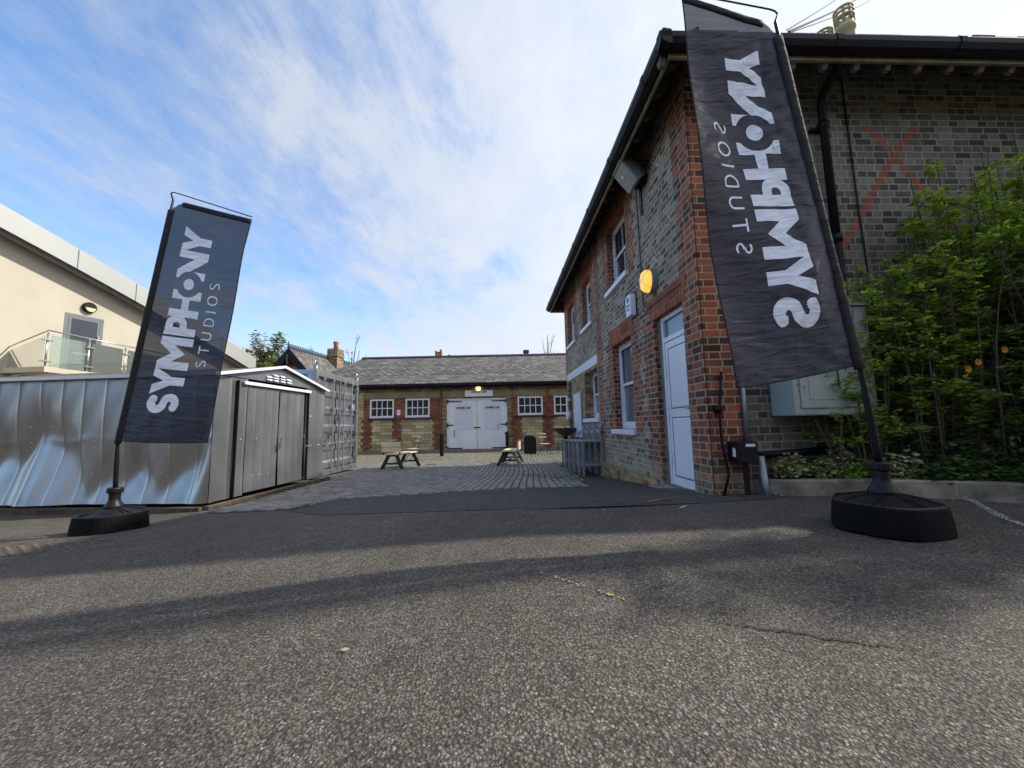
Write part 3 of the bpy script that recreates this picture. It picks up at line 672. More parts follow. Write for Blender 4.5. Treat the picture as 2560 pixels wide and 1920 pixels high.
# sills
for a, c, z, h in ((3.0, 4.72, .86, .13), (6.05, 8.18, 1.2, .13), (2.98, 4.75, 4.70, .13), (6.5, 8.05, 4.45, .12), (9.25, 10.9, 4.43, .12)):
    m = MB(); m.box(-.085, .22, a, c, z, z+h); m.build('window_sill', M_WHITE, house, bevel=.01)
def sash(op, mull=True, glass=M_GLASSC):
    s0, s1, z0, z1, d = op; fr = MB(); x0, x1 = d-.03, d+.06; w_ = .075
    for a, c, e, g in ((s0, s0+w_, z0, z1), (s1-w_, s1, z0, z1), (s0+w_, s1-w_, z0, z0+w_*1.5), (s0+w_, s1-w_, z1-w_, z1)): fr.box(x0, x1, a, c, e, g)
    o = fr.build('window', M_WHITE, house, bevel=.006)
    zm = z0+(z1-z0)*.52
    for (e, g, xx) in ((zm-.04, z1-w_-.002, d+.0), (z0+w_*1.5+.002, zm+.04, d+.035)):
        s = MB(); q = .055
        for a, c, ee, gg in ((s0+w_+.002, s0+w_+q, e, g), (s1-w_-q, s1-w_-.002, e, g), (s0+w_+q, s1-w_-q, e, e+q*1.2), (s0+w_+q, s1-w_-q, g-q, g)): s.box(xx-.012, xx+.02, a, c, ee, gg)
        if mull: s.box(xx-.010, xx+.018, (s0+s1)/2-.012, (s0+s1)/2+.012, e+q*1.2, g-q)
        s.build('sash_frame', M_WHITE, o)
    s = MB(); s.box(d+.055, d+.062, s0+.04, s1-.04, z0+.04, z1-.04); s.build('pane', glass, o)
sash(W1, False); sash(U1, True, M_GLASS); sash(U2, False); sash(U3, False); sash(W2, False)
# recess with a dark door beyond the infill
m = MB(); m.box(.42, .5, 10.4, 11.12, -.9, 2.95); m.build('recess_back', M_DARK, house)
# white side door
s0, s1, z0, z1, d = DOOR
m = MB(); m.box(.10, .20, 1.63, 1.752, z0, z1); m.build('cement_jamb', M_CONC, house)
m = MB(); x0, x1 = .10, .2
m.box(x0, x1, s0, s0+.08, z0, z1); m.box(x0, x1, 1.55, 1.628, z0, z1); m.box(x0, x1, s0+.08, 1.55, z1-.09, z1); m.box(x0, x1, s0+.08, 1.55, 2.70, 2.79)
dr = m.build('door_frame', M_WHITEP, house, bevel=.006)
m = MB(); m.box(.15, .156, s0+.08, 1.55, 2.79, z1-.09); m.build('transom_glass', glassm('transom_glass_blue', (.10, .14, .17), .03), dr)
m = MB(); m.box(.115, .175, s0+.085, 1.545, z0+.03, 2.69); door = m.build('door', M_WHITEP, house, bevel=.004)
for e, g in ((1.40, 2.56), (.14, 1.24)):
    m = MB(); a, c = s0+.2, 1.43
    for q in ((a, a+.016, e, g), (c-.016, c, e, g), (a+.016, c-.016, e, e+.016), (a+.016, c-.016, g-.016, g)): m.box(.112, .116, *q)
    m.build('panel_groove', M_GROOVE, door)
    m = MB(); m.box(.106, .12, a+.03, c-.03, e+.03, g-.03); m.build('door_panel', M_WHITEP, door, bevel=.006)
for z in (.45, 1.35, 2.15):
    m = MB(); m.box(.085, .12, 1.50, 1.56, z-.10, z+.10); m.build('hinge', M_WHITE, door, bevel=.006)
m = MB(); m.box(.09, .115, .64, .69, 1.2, 1.45); m.tube([(.085, .665, 1.38), (.05, .665, 1.38), (.05, .80, 1.38)], .014, 8); m.build('handle', M_STEEL, door)
m = MB(); m.box(.07, .2, s0+.08, 1.6, z0-.03, z0+.028); m.build('door_sill', M_ALU, house)
# eaves: sloping soffit, rafter feet, fascia, gutter, hipped roof
OV = .62; OVS = .78; ZF, ZG = 6.56, 6.78
x0, y0, x1, y1 = -OV, -OVS, TL+OV, SL+.55
m = MB(); ph = math.tan(radians(40)); 
def roof_ring(off, z): return [(x0+off, y0+off, z), (x1-off, y0+off, z), (x1-off, y1-off, z), (x0+off, y1-off, z)]
e = roof_ring(0, ZG-.06); hh = (y1-y0)/2; rz_ = ZG-.06+hh*.72
A_, B_ = (x0+hh, (y0+y1)/2, rz_), (x1-hh, (y0+y1)/2, rz_)
m.quad(e[0], e[1], B_, A_); m.quad(e[2], e[3], A_, B_); m.quad(e[1], e[2], B_); m.quad(e[3], e[0], A_); m.build('roof', M_SLATE, house)
roof = house.children[-1]
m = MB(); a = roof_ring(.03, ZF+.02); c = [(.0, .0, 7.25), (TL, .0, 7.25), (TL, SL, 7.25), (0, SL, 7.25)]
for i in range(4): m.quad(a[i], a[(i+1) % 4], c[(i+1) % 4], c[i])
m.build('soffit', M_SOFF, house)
m = MB()
def ringbox(mb, o0, o1, z0, z1):
    mb.box(x0+o0, x0+o1, y0+o0, y1-o0, z0, z1); mb.box(x0+o1, x1-o0, y0+o0, y0+o1, z0, z1); mb.box(x0+o1, x1-o0, y1-o1, y1-o0, z0, z1)
ringbox(m, .02, .06, ZF-.07, ZG-.1); m.build('fascia', M_FASC, house)
m = MB(); 
for (p, q) in (((x0-.02, y0-.04, 0), (x0-.02, y1, 0)), ((x0-.04, y0-.02, 0), (x1, y0-.02, 0))):
    p = Vector(p); q = Vector(q); L = (q-p).length; dd = (q-p)/L; out = Vector((-1, 0, 0)) if abs(dd.y) > .5 else Vector((0, -1, 0))
    prof = [(-.02, ZG-.02), (.10, ZG), (.14, ZG-.05), (.14, ZG-.13), (.10, ZG-.20), (.02, ZG-.24), (-.02, ZG-.24)]
    m.loft([[tuple(p+dd*t+out*r+Vector((0, 0, z))) for r, z in prof] for t in (-.12, L)])
    k = 0
    while k*1.9 < L:
        t = k*1.9+.6; k += 1
        m.loft([[tuple(p+dd*(t+w2)+out*(r*1.06+.003)+Vector((0, 0, (z-ZG+.12)*1.05+ZG-.12))) for r, z in prof] for w2 in (0, .09)])
m.build('gutter', M_BLACK, house)
m = MB()  # slate edge showing above the gutter
for k in range(36): m.box(x0-.08-random.uniform(0, .02), x0+.3, y0+k*.36, y0+k*.36+.35, ZG+.006, ZG+.03)
for k in range(48): m.box(x0+.31+k*.36, x0+.31+k*.36+.35, y0-.08-random.uniform(0, .03), y0+.3, ZG+.006, ZG+.03+random.choice((0, 0, .02)))
m.build('eave_slates', M_ROOFD, roof)
k = 0
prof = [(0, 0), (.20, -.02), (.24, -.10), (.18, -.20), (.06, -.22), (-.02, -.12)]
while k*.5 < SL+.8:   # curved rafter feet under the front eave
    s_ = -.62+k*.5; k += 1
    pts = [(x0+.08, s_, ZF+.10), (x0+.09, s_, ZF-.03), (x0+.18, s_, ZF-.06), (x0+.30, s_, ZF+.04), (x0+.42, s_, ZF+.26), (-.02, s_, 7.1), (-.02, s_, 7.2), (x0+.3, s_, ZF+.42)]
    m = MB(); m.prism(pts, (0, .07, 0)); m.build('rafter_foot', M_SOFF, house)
k = 0
while k*.5 < TL:
    t = -.70+k*.5; k += 1
    pts = [(t, y0+.06, ZF+.03), (t, y0+.06, ZF-.06), (t, y0+.10, ZF-.13), (t, y0+.15, ZF-.14), (t, y0+.19, ZF-.04), (t, y0+.24, ZF+.08), (t, y0+.24, ZF+.16)]
    m = MB(); m.prism(pts, (.08, 0, 0)); m.build('rafter_end', M_CORB, house)
# cream chimney pots, and tall stacks (one is added beyond the frame to cast shadow on the yard)
def potmesh(c, h, r):
    m = MB(); m.lathe(c, [(r*.95, 0), (r*1.0, h*.1), (r*.88, h*.55), (r*.95, h*.56), (r*1.12, h*.60), (r*1.12, h*.64), (r*.95, h*.67), (r*.95, h*.72)], 20)
    for k in range(8): a = 2*pi*k/8; m.box(c[0]+r*.9*cos(a)-.02, c[0]+r*.9*cos(a)+.02, c[1]+r*.9*sin(a)-.02, c[1]+r*.9*sin(a)+.02, c[2]+h*.7, c[2]+h*.97)
    for zz_ in (.80, .88, .95): m.loft([[(c[0]+rr*cos(2*pi*j/20), c[1]+rr*sin(2*pi*j/20), c[2]+h*zz_+dz) for j in range(20)] for rr, dz in ((r*.9, 0), (r*1.1, 0), (r*1.1, h*.03), (r*.9, h*.03))], cap=False)
    return m
m = MB(); m.box(3.8, 5.2, 1.4, 2.1, 7.0, 9.0); m.build('chimney_stack', M_GREYB, roof)
potmesh((4.78, 1.65, 9.0), 1.38, .17).build('chimney_pot', M_POT, roof, True)
potmesh((4.34, 1.75, 8.75), 1.12, .17).build('chimney_pot', M_POT, roof, True)
SHADOW_STK = (9.6, .45)
m = MB(); m.box(SHADOW_STK[0], SHADOW_STK[0]+.75, SHADOW_STK[1], SHADOW_STK[1]+.65, 6.9, 10.2); m.build('chimney_stack', M_GREYB, roof)  # unseen stack, added for the shadow it throws
# downpipe with swan neck, cable, conduit
m = MB(); m.tube([(2.10, -.70, 6.58), (2.12, -.60, 6.52), (2.22, -.22, 6.46), (2.25, -.14, 6.36), (2.25, -.13, 4.0)], .06, 12); m.tube([(2.25, -.13, 4.0), (2.25, -.13, 1.0), (2.25, -.13, -.1)], .064, 12)
for z in (5.9, 3.95, 2.0): m.tube([(2.25, -.13, z), (2.25, -.13, z+.12)], .08, 12); m.box(2.1, 2.4, -.07, 0, z+.03, z+.08)
m.build('downpipe', M_BLACK, house, True)
m = MB(); m.tube([(2.78, -.02, 7.0), (2.8, -.02, 4.5), (2.84, -.02, 2.9)], .012, 5); m.build('wall_cable', M_BLACK, house)
m = MB(); m.tube([(.56, -.05, 1.9), (.56, -.05, .8)], .035, 8); m.tube([(.66, -.16, .62), (.70, -.16, .18), (.72, -.2, .05)], .055, 10); m.build('grey_conduit', M_GALV, house, True)
m = MB(); m.tube([(.24, -.05, 1.9), (.20, -.06, 1.6), (.14, -.08, 1.3), (.14, -.09, .8), (.20, -.1, .35), (.10, -.10, .05)], .02, 6); m.box(.09, .18, -.10, -.02, 1.27, 1.38); m.build('black_cable', M_BLACK, house, True)
m = MB(); m.tube([(-.02, .5, 3.52), (-.02, 2.15, 3.52), (-.02, 2.2, 6.5)], .012, 5); m.tube([(-.03, 1.95, 6.35), (-.03, 1.93, 5.6)], .03, 6); m.build('wall_cable', M_CORB, house)
m = MB(); m.box(.26, .56, -.27, -.01, .54, .84); m.tube([(.43, -.15, .54), (.43, -.15, -.1)], .04, 8); mb_ = m.build('meter_box', M_BLACKP, house, bevel=.01)
m = MB(); m.box(.38, .52, -.274, -.268, .77, .81); m.quad((.256, -.22, .62), (.256, -.14, .62), (.256, -.15, .76), (.256, -.22, .74)); m.build('sticker', M_WHITE, mb_)
m = MB(); m.tube([(.6, -.08, .62), (2.3, -.08, .72)], .05, 8); m.build('low_pipe', M_BLACK, house, True)
# red diaper pattern in the grey side wall: real headers laid 3 mm proud, several X figures along the wall
hw = .175
def hdr(t, k): m.box(t-hw/2+.014, t+hw/2-.014, -.004, .02, k*CR+.011, (k+1)*CR-.011)
for c in (3.56, 8.0):
    kc = 47; m = MB()
    for k in range(-22, 5):
        off = k*.10 if k >= 0 else -k*.078
        if k == 0: hdr(c, kc+k); continue
        hdr(c-off, kc+k); hdr(c+off, kc+k)
    m.build('red_diamond_bricks', simple('red_header_brick', (.30, .080, .045), .85, var=.4, scale=9), house)
# things fixed to the house
t = hthing('bulkhead_light', (0, 1.57, 3.98), 'oval yellow bulkhead light glowing above the white side door', 'wall light')
m = MB(); m.loft([[(x, .19*q*cos(2*pi*j/28), .25*q*sin(2*pi*j/28)) for j in range(28)] for x, q in ((0, 1.0), (-.09, 1.0), (-.12, .97))]); m.build('housing', simple('grey_cast_housing', (.25, .28, .30), .5), t, False)
m = MB(); m.loft([[(x, .175*q*cos(2*pi*j/28), .235*q*sin(2*pi*j/28)) for j in range(28)] for x, q in ((-.11, 1.0), (-.20, .95), (-.25, .78), (-.27, .45), (-.275, .1))]); m.build('lit_diffuser', M_LAMPY, t, True)
m = MB()
for k in range(-3, 4): m.tube([(-.125, k*.05, -.2), (-.262, k*.04, -.1), (-.28, k*.035, 0), (-.262, k*.04, .1), (-.125, k*.05, .2)], .004, 4)
m.build('wire_guard', M_STEEL, t)
t = hthing('alarm_box', (0, 2.75, 3.86), 'white burglar alarm box with blue print on the flint wall', 'alarm box')
m = MB(); m.loft([[(-.02, -.17, -.28), (-.02, .17, -.28), (-.02, .19, .18), (-.02, .10, .26), (-.02, -.10, .26), (-.02, -.19, .18)], [(-.14, -.15, -.26), (-.14, .15, -.26), (-.14, .17, .16), (-.14, .09, .24), (-.14, -.09, .24), (-.14, -.17, .16)]]); m.build('cover', M_WHITE, t, bevel=.01)
m = MB(); m.box(-.02, 0, -.20, .20, -.30, .28); m.build('backplate', M_BLACKP, t)
m = MB(); m.prism([(-.146, .06, .06), (-.146, -.06, .06), (-.146, -.05, .16), (-.146, .0, .19), (-.146, .05, .16)], (.004, 0, 0)); m.box(-.146, -.142, -.09, .09, -.04, .0); m.box(-.146, -.142, -.07, .07, -.13, -.09); m.build('print', M_BLUEINK, t)
t = hthing('floodlight', (-.26, 1.72, 6.50), 'large silver floodlight bracketed high under the eave', 'floodlight')
R = Matrix.Translation((.0, 0, .0)) @ Matrix.Rotation(radians(-38), 4, 'Y') @ Matrix.Diagonal((.85, .72, 1.15, 1))
def rot(mb): mb.T = R; return mb
m = rot(MB()); m.loft([[(-.30, -.34, -.26), (-.30, .34, -.26), (-.30, .34, .26), (-.30, -.34, .26)], [(-.24, -.36, -.28), (-.24, .36, -.28), (-.24, .36, .28), (-.24, -.36, .28)], [(-.05, -.30, -.26), (-.05, .30, -.26), (-.05, .30, .22), (-.05, -.30, .22)], [(.16, -.14, -.24), (.16, .14, -.24), (.16, .14, .02), (.16, -.14, .02)]]); m.build('housing', simple('cast_grey_lamp_body', (.42, .45, .45), .45, .3), t, bevel=.012)
m = rot(MB()); m.quad((-.304, -.30, -.22), (-.304, .30, -.22), (-.304, .30, .22), (-.304, -.30, .22)); m.build('lens', glassm('lamp_lens_glass', (.22, .24, .20), .25), t)
m = rot(MB()); m.tube([(-.308, -.05, -.02), (-.308, .05, -.02)], .035, 10); m.build('bulb', M_WHITE, t)
m = MB(); m.bar((.29, 0, -.25), (.29, 0, .12), .14, .03, (1, 0, 0)); m.bar((.28, -.28, -.02), (-.02, -.32, -.02), .05, .02); m.bar((.28, .28, -.02), (-.02, .32, -.02), .05, .02); m.bar((.28, -.28, -.02), (.28, .28, -.02), .05, .03); m.box(.05, .24, -.16, .16, -.34, -.18); m.build('bracket', M_BLACK, t)
t = hthing('meter_cabinet', (0, 0, 0), 'pale grey metal cabinet fixed to the side wall behind the shrub', 'cabinet')
m = MB(); m.box(1.0, 2.22, -.5, -.01, 1.2, 2.78); m.build('body', M_CABN, t, bevel=.02)
m = MB(); m.box(1.08, 2.14, -.525, -.502, 1.30, 2.68); m.build('door', M_CABN, t, bevel=.02)
m = MB(); m.box(1.2, 2.02, -.532, -.527, 1.42, 2.56); m.build('door_panel', M_CABN, t, bevel=.01)
m = MB(); m.box(.98, 2.24, -.53, -.01, 2.79, 2.83); m.build('top', M_CABN, t)
t = hthing('notice_board', (-.02, 9.15, 1.5), 'narrow white board hung on the yellow brick infill', 'notice board')
m = MB(); m.box(-.06, -.002, -.62, .62, -.86, .84); m.build('board', M_PAPER, t, bevel=.01)
m = MB(); m.box(-.068, -.06, -.05, .1, .0, .03); m.box(-.068, -.06, -.3, .3, -.4, -.38); m.build('print', M_GINK, t)
t = hthing('wall_dispenser', (-.02, 10.72, 1.5), 'small white rounded box on the house wall left of the board', 'wall box')
m = MB(); m.loft([[(x, .17*q*cos(2*pi*j/20), .2*q*sin(2*pi*j/20)) for j in range(20)] for x, q in ((0, 1.0), (-.16, .95), (-.2, .8))]); m.build('cover', M_WHITE, t, True)
t = hthing('wall_shelf', (-.02, 10.85, 2.2), 'tiny white shelf box high on the far house corner', 'wall box')
m = MB(); m.box(-.14, 0, -.2, .25, -.06, .06); m.build('box', M_WHITE, t, bevel=.01)
# overhead cables
for k, (lbl, dz, dx) in enumerate((('lowest thin black cable rising from the roof past the chimney pot', -.10, .10), ('thicker middle black cable rising from the roof past the chimney pot', 0, 0), ('uppermost thin black cable rising from the roof past the chimney pot', .16, -.14))):
    m = MB(); p = Vector((3.84+dx*.2, 4.6, 6.36+dz*.15)); q = Vector((13.4+dx*2, 11.9, 16.6+dz*3))
    m.tube([p+(q-p)*i/20-Vector((0, 0, .14*sin(pi*i/20))) for i in range(21)], .016 if k == 1 else .008, 5)
    tag(m.build('overhead_cable', M_BLACK), lbl, 'cable', 'overhead cables')

# ------------------------------------------------------------------ silver garden shed
SH = Vector((-4.38, 5.56, .02)); th = radians(-4)
shed = empty('metal_shed', SH, 'low dented silver metal shed with double doors in its gable end', 'shed', th)
# local: x to the left-behind is negative, y along the door end.  long wall faces -y, door end faces +x
SW, SLn, ZE, ZR, Z0 = 2.86, 4.6, 1.98, 2.27, .115
def dent(x, z, seed):  # outward push of the crumpled lower sheet
    zc = .62+.30*sin(x*1.9+seed)+.18*sin(x*4.7+1.3*seed)+.08*sin(x*11+seed)
    zc = max(.18, min(1.05, zc)); 
    ki = .11*min(1, (zc-.12)/.5); w_ = .045
    a_ = (zc-z)/w_; sp = w_*(a_ if a_ > 20 else math.log1p(math.exp(a_)))
    d = .27*sp-ki*math.exp(-(max(0, z-zc)/.42)**2)
    d *= min(1, max(0, -x-.02)*5) if x <= 0 else 1
    d += .003*sin(x*7+z*5)+.0015*sin(x*17-z*9)
    d += .010*math.exp(-((z-1.04-.03*sin(x*6))/.05)**2)*(.6+.4*sin(x*5+seed))
    return d
def dented_wall(x0, x1, z0, z1, seed, fn, k=1.0, nz=30, rib=.36):
    m = MB(); nx = int((x1-x0)/.015); nz = nz*2; ids = []
    for j in range(nz+1):
        for i in range(nx+1):
            x = x0+(x1-x0)*i/nx; z = z0+(z1-z0)*j/nz
            fr = ((x-x0) % rib)/rib; r_ = .013*math.exp(-((min(fr, 1-fr))/.035)**2)-.006*sin(pi*fr)
            m.v.append(fn(x, z, dent(x, z, seed)*k+r_))
    for j in range(nz):
        for i in range(nx): a = j*(nx+1)+i; m.f.append((a, a+1, a+nx+2, a+nx+1))
    return m
dented_wall(-SLn, 0, Z0, ZE, .9, lambda x, z, d: (x, -d, z)).build('long_wall', M_SHED, shed, True)
yd0, yd1 = .62, 2.20
m = dented_wall(0, yd0, Z0, ZE, 2.2, lambda x, z, d: (d, x, z), .10, 20, .31); m.build('end_wall', M_SHEDF, shed, True)
m = dented_wall(yd1, SW, Z0, ZE, 4.2, lambda x, z, d: (d, x, z), .16, 20, .33); m.build('end_wall', M_SHEDF, shed, True)
m = MB(); m.prism([(-.005, 0, ZE), (-.005, SW, ZE), (-.005, SW/2, ZR)], (.02, 0, 0)); m.build('gable', M_SHEDF, shed)
m = MB(); m.box(-SLn, -.03, SW-.02, SW, Z0, ZE); m.box(-SLn, -SLn+.02, .02, SW-.02, Z0, ZE); m.build('rear_wall', M_SHED, shed)
for (ya, yb, sd_, off) in ((yd0+.01, 1.40, 3.1, .012), (1.43, yd1-.02, 5.3, .0)):
    dd_ = dented_wall(ya, yb, Z0+.03, 1.86, sd_, lambda x, z, d: (d+off-.01, x, z), .10, 24, .2).build('door', M_SHEDF, shed, True)
m = MB(); m.box(.0, .05, yd0-.10, yd1+.12, 1.875, 1.93); m.build('door_rail', M_WHITE, shed, bevel=.008)
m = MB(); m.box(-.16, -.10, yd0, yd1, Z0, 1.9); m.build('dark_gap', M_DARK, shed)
for ya, zz_ in ((.25, .0), (.33, .02)):
    pass
m = MB(); m.box(.0, .045, .40, .418, Z0, 1.93); m.build('door_gap_shade', M_BLACK, shed); m = MB(); m.box(.0, .04, 2.25, 2.268, Z0, 1.9); m.build('door_gap_shade', M_BLACK, shed)  # black strips standing in for the shade in the gaps beside the doors
for k, y in enumerate((1.02, 1.19, 1.37, 1.55)):
    m = MB()
    for j in range(3): 
        if k in (0, 3) and j == 2: continue
        m.quad((.055, y, 2.005+j*.045), (.055, y+.13, 2.005+j*.045), (.018, y+.13, 2.038+j*.045), (.018, y, 2.038+j*.045))
    m.build('vent', M_WHITE, shed)
m = MB(); m.tube([(.03, 1.41, 1.02), (.07, 1.41, 1.0), (.07, 1.41, .92), (.03, 1.41, .90)], .012, 6); m.box(.045, .085, 1.38, 1.44, .80, .90); m.build('padlock', M_STEEL, shed)
rr_ = [((-.0, -.06, ZE-.01), (0, SW/2, ZR+.02)), ((0, SW/2, ZR+.02), (0, SW+.06, ZE-.01))]
for (p, q) in rr_:
    m = MB(); n = 24
    for k in range(n):
        xa, xb = .07-(SLn+.1)*k/n, .07-(SLn+.1)*(k+1)/n
        m.quad((xa, p[1], p[2]), (xb, p[1], p[2]), (xb, q[1], q[2]), (xa, q[1], q[2]))
        m.quad((xb-.002, p[1], p[2]+.001), (xb+.02, p[1], p[2]+.016), (xb+.02, q[1], q[2]+.016), (xb-.002, q[1], q[2]+.001))
    rf = m.build('roof_sheet', M_SHED, shed)
m = MB()
for (p, q) in rr_: m.bar((.075, p[1], p[2]+.005), (.075, q[1], q[2]+.005), .03, .045)
m.bar((.08, -.065, ZE+.0), (-SLn-.05, -.065, ZE+.0), .03, .05); m.build('roof_trim', M_WHITE, shed)
m = MB()
for k in range(26):
    x, z = random.uniform(-SLn, 0), random.choice((.55, 1.02, 1.25, 1.4)); m.sphere((round(x/.36)*.36, -.035-dent(x, z, .9)*.4, z), .009, 6, 4)
for k in range(18):
    y, z = random.uniform(.05, SW-.05), random.choice((.4, .8, 1.0, 1.4)); m.sphere((.03, y, z), .008, 6, 4)
m.build('bolts', M_STEEL, shed)
bpy.data.objects['bolts']['kind'] = 'stuff'
t = empty('timber_plinth', (SH.x, SH.y, .0), 'rotten timber sleepers under the silver shed', 'timber base', th)
m = MB(); m.box(.0, .09, -.07, SW+.20, -.06, .105); m.build('front_sleeper', M_TIMB, t, bevel=.01)
m = MB(); m.box(-SLn-.3, -.002, -.13, -.06, -.0, .10); m.build('side_sleeper', M_TIMB, t, bevel=.01)
# ------------------------------------------------------------------ shipping container
CO = Vector((-4.62, 8.74, .04))
cont = empty('shipping_container', CO, 'silver and pale blue steel shipping container with locking bars, behind the shed', 'container')
CL, CW, CH = 3.0, 2.42, 2.50
m = MB()
def corr(axis):
    n = 40
    for k in range(n):
        a, c = -CL+.1+(CL-.2)*k/n, -CL+.1+(CL-.2)*(k+1)/n; ya = .03+(.035 if (k//2) % 2 else 0); yb = .03+(.035 if ((k+1)//2) % 2 else 0)
        m.quad((a, ya, .12), (c, yb, .12), (c, yb, CH-.1), (a, ya, CH-.1))
corr(0); m.build('corrugated_side', M_CABLUE, cont)
m = MB(); m.box(-CL, 0, 0, .08, CH-.1, CH); m.box(-CL, 0, 0, .08, 0, .12); m.box(-CL, -CL+.1, 0, .1, .12, CH-.1); m.box(-.12, -.002, -.0, .10, .12, CH-.1); m.build('side_frame', M_CABLUE, cont, bevel=.01)
m = MB(); m.box(-CL, 0, CW-.06, CW, 0, CH); m.box(-CL, -CL+.05, .1, CW-.06, 0, CH); m.box(-CL, -.1, .08, CW-.06, CH-.08, CH-.04); m.box(-CL, -.1, .08, CW-.06, .05, .1); m.build('shell', M_CABLUE, cont)
m = MB(); 
for y in (0, CW-.10): m.box(.0, .09, y, y+.10, .0, CH)
m.box(.0, .085, .10, CW-.10, CH-.14, CH); m.box(.0, .085, .10, CW-.10, .0, .13); m.build('door_frame', M_CONT, cont, bevel=.008)
for y in (.02, CW-.04):
    m = MB(); n = 16
    pth = [(.05, y+.0+.055*cos(2*pi*k/n), CH+.11+.10*sin(2*pi*k/n)) for k in range(n+1)]; m.tube(pth, .018, 6); m.build('lifting_eye', M_CONT, cont, True)
for di, (ya, yb) in enumerate(((.11, 1.17), (1.21, CW-.11))):
    m = MB(); zs = []; z = .16
    prof = [(.16, .03)]
    for k in range(5):
        z0 = .30+k*.44; prof += [(z0, .03), (z0+.05, -.01), (z0+.26, -.01), (z0+.31, .03)]
    prof += [(CH-.16, .03)]
    for (za, xa), (zb, xb) in zip(prof[:-1], prof[1:]): m.quad((xa, ya, za), (xa, yb, za), (xb, yb, zb), (xb, ya, zb))
    m.quad((-.02, ya, .13), (-.02, yb, .13), (-.02, yb, CH-.14), (-.02, ya, CH-.14))
    dr = m.build('door', M_CONT, cont)
    for j in (.27, .72):
        y = ya+(yb-ya)*j
        m = MB(); m.tube([(.075, y, .05), (.075, y, CH-.03)], .018, 8)
        for zz_ in (.15, .95, 1.6, CH-.2): m.box(.03, .10, y-.05, y+.05, zz_, zz_+.06)
        m.box(.03, .11, y-.04, y+.04, .04, .10); m.build('locking_bar', M_CONT, dr)
        m = MB(); m.bar((.105, y, .74+.3*(j > .5)*0), (.115, y+.26, .80), .03, .02); m.box(.05, .12, y+.12, y+.18, .74, .86); m.build('handle', M_STEEL, dr)
    for zz_ in (.35, .98, 1.6, 2.2):
        m = MB(); y = ya if di == 0 else yb; m.box(.05, .105, y-.07, y+.07, zz_, zz_+.07); m.tube([(.1, (0.06 if di == 0 else CW-.06), zz_-.04), (.1, (0.06 if di == 0 else CW-.06), zz_+.11)], .02, 8); m.build('hinge', M_CONT, dr)
m = MB(); m.box(.03, .06, 2.02, 2.22, 1.62, 1.80); m.build('sticker', M_GREYP, cont)
m = MB(); m.bar((.10, 1.19, .1), (.10, 1.19, CH-.15), .05, .03, (1, 0, 0)); m.box(.06, .16, 1.12, 1.27, 1.30, 1.42); m.build('lock_box', M_CONT, cont)
# ------------------------------------------------------------------ far stable building
FB = Vector((0, 19.5, 0))
far = empty('stable_building', FB, 'long low brick and stone building with slate roof and white double gates', 'building')
FX0, FX1 = -10.6, 6.6
WZ0, WZ1 = 1.65, 2.61
FW = [(-7.31, -6.08, 4), (-5.49, -4.25, 4), (.27, 1.55, 4), (2.13, 2.83, 2)]
GX0, GX1, GZ0, GZ1 = -3.36, -.29, -.13, 2.56
ffn = lambda x, z, d: (x, d, z)
wall_grid(ffn, FX0, FX1, -.4, 3.3, [(a, c, WZ0, WZ1, .12) for a, c, n in FW]+[(GX0, GX1, GZ0, GZ1, .2)], 'front_wall', M_FSTOCK, far)
m = MB(); m.quad((FX0, 0, -.4), (FX0, 7, -.4), (FX0, 7, 3.3), (FX0, 0, 3.3)); m.quad((FX1, 0, -.4), (FX1, 7, -.4), (FX1, 7, 3.3), (FX1, 0, 3.3)); m.quad((FX0, 7, -.4), (FX1, 7, -.4), (FX1, 7, 3.3), (FX0, 7, 3.3)); m.build('side_wall', M_FSTOCK, far)
m = MB(); m.box(FX0+.1, FX1-.1, .4, 6.9, -.3, 3.2); m.build('dark_interior', M_DARK, far)
def fteeth(a0, a1, z0, z1, ta=0, tb=0, mat=M_FREDB, y=-.012, long=.13, name='red_brick_pier', per=.157):
    m = MB(); k0 = int(round(z0/per)); k1 = int(round(z1/per))
    for k in range(k0, k1):
        odd = k % 2
        m.box(a0-(long if ta and odd else 0), a1+(long if tb and odd else 0), y, .02, k*per, (k+1)*per)
    return m.build(name, mat, far)
per = .157
for (a, c, ta, tb, z0, z1) in ((-7.62, -7.33, 1, 0, 1.57, 2.65), (-6.06, -5.51, 0, 0, 1.57, 2.65), (-4.23, -3.72, 0, 0, 1.57, 2.65), (-.02, .25, 0, 0, 1.57, 2.65), (1.57, 2.11, 0, 0, 1.57, 2.65), (2.85, 3.5, 0, 0, 1.57, 2.65)):
    m = MB(); m.box(a, c, -.012, .02, z0-.02, z1); m.build('red_brick_pier', M_FREDB, far)
for (a, c, ta, tb) in ((-7.62, -7.3, 1, 1), (-6.05, -5.8, 1, 1), (-3.98, -3.72, 1, 0), (0.0, .36, 0, 1), (1.62, 1.98, 1, 1), (3.1, 3.5, 1, 0)):
    fteeth(a, c, -.15, 1.55, ta, tb)
for (a, c) in ((-7.15, -6.20), (-5.62, -4.12), (.52, 1.48), (2.14, 2.95)):
    m = MB(); m.box(a-.06, c+.06, -.006, .02, 0, 1.56); m.build('stone_block_panel', M_BLOCK, far)
m = MB(); m.box(-8.05, -7.63, -.006, .02, -.1, 2.95); m.build('stone_block_panel', M_BLOCK, far)
for a, c in ((-7.6, -3.72), (-3.62, -.03), (.03, 6.0)):
    m = MB(); m.box(a, c, -.03, .03, 2.66, 2.95); m.build('stone_lintel_band', M_STONE, far)
for a in (-3.72, -.03):
    m = MB(); m.box(a, a+.09 if a < -1 else a+.06, -.05, .02, -.2, 3.2); m.build('corner_pilaster', M_FREDB, far)
m = MB()
for k in range(80): m.box(FX0+k*.215, FX0+k*.215+.11, -.05, .0, 3.02, 3.10)
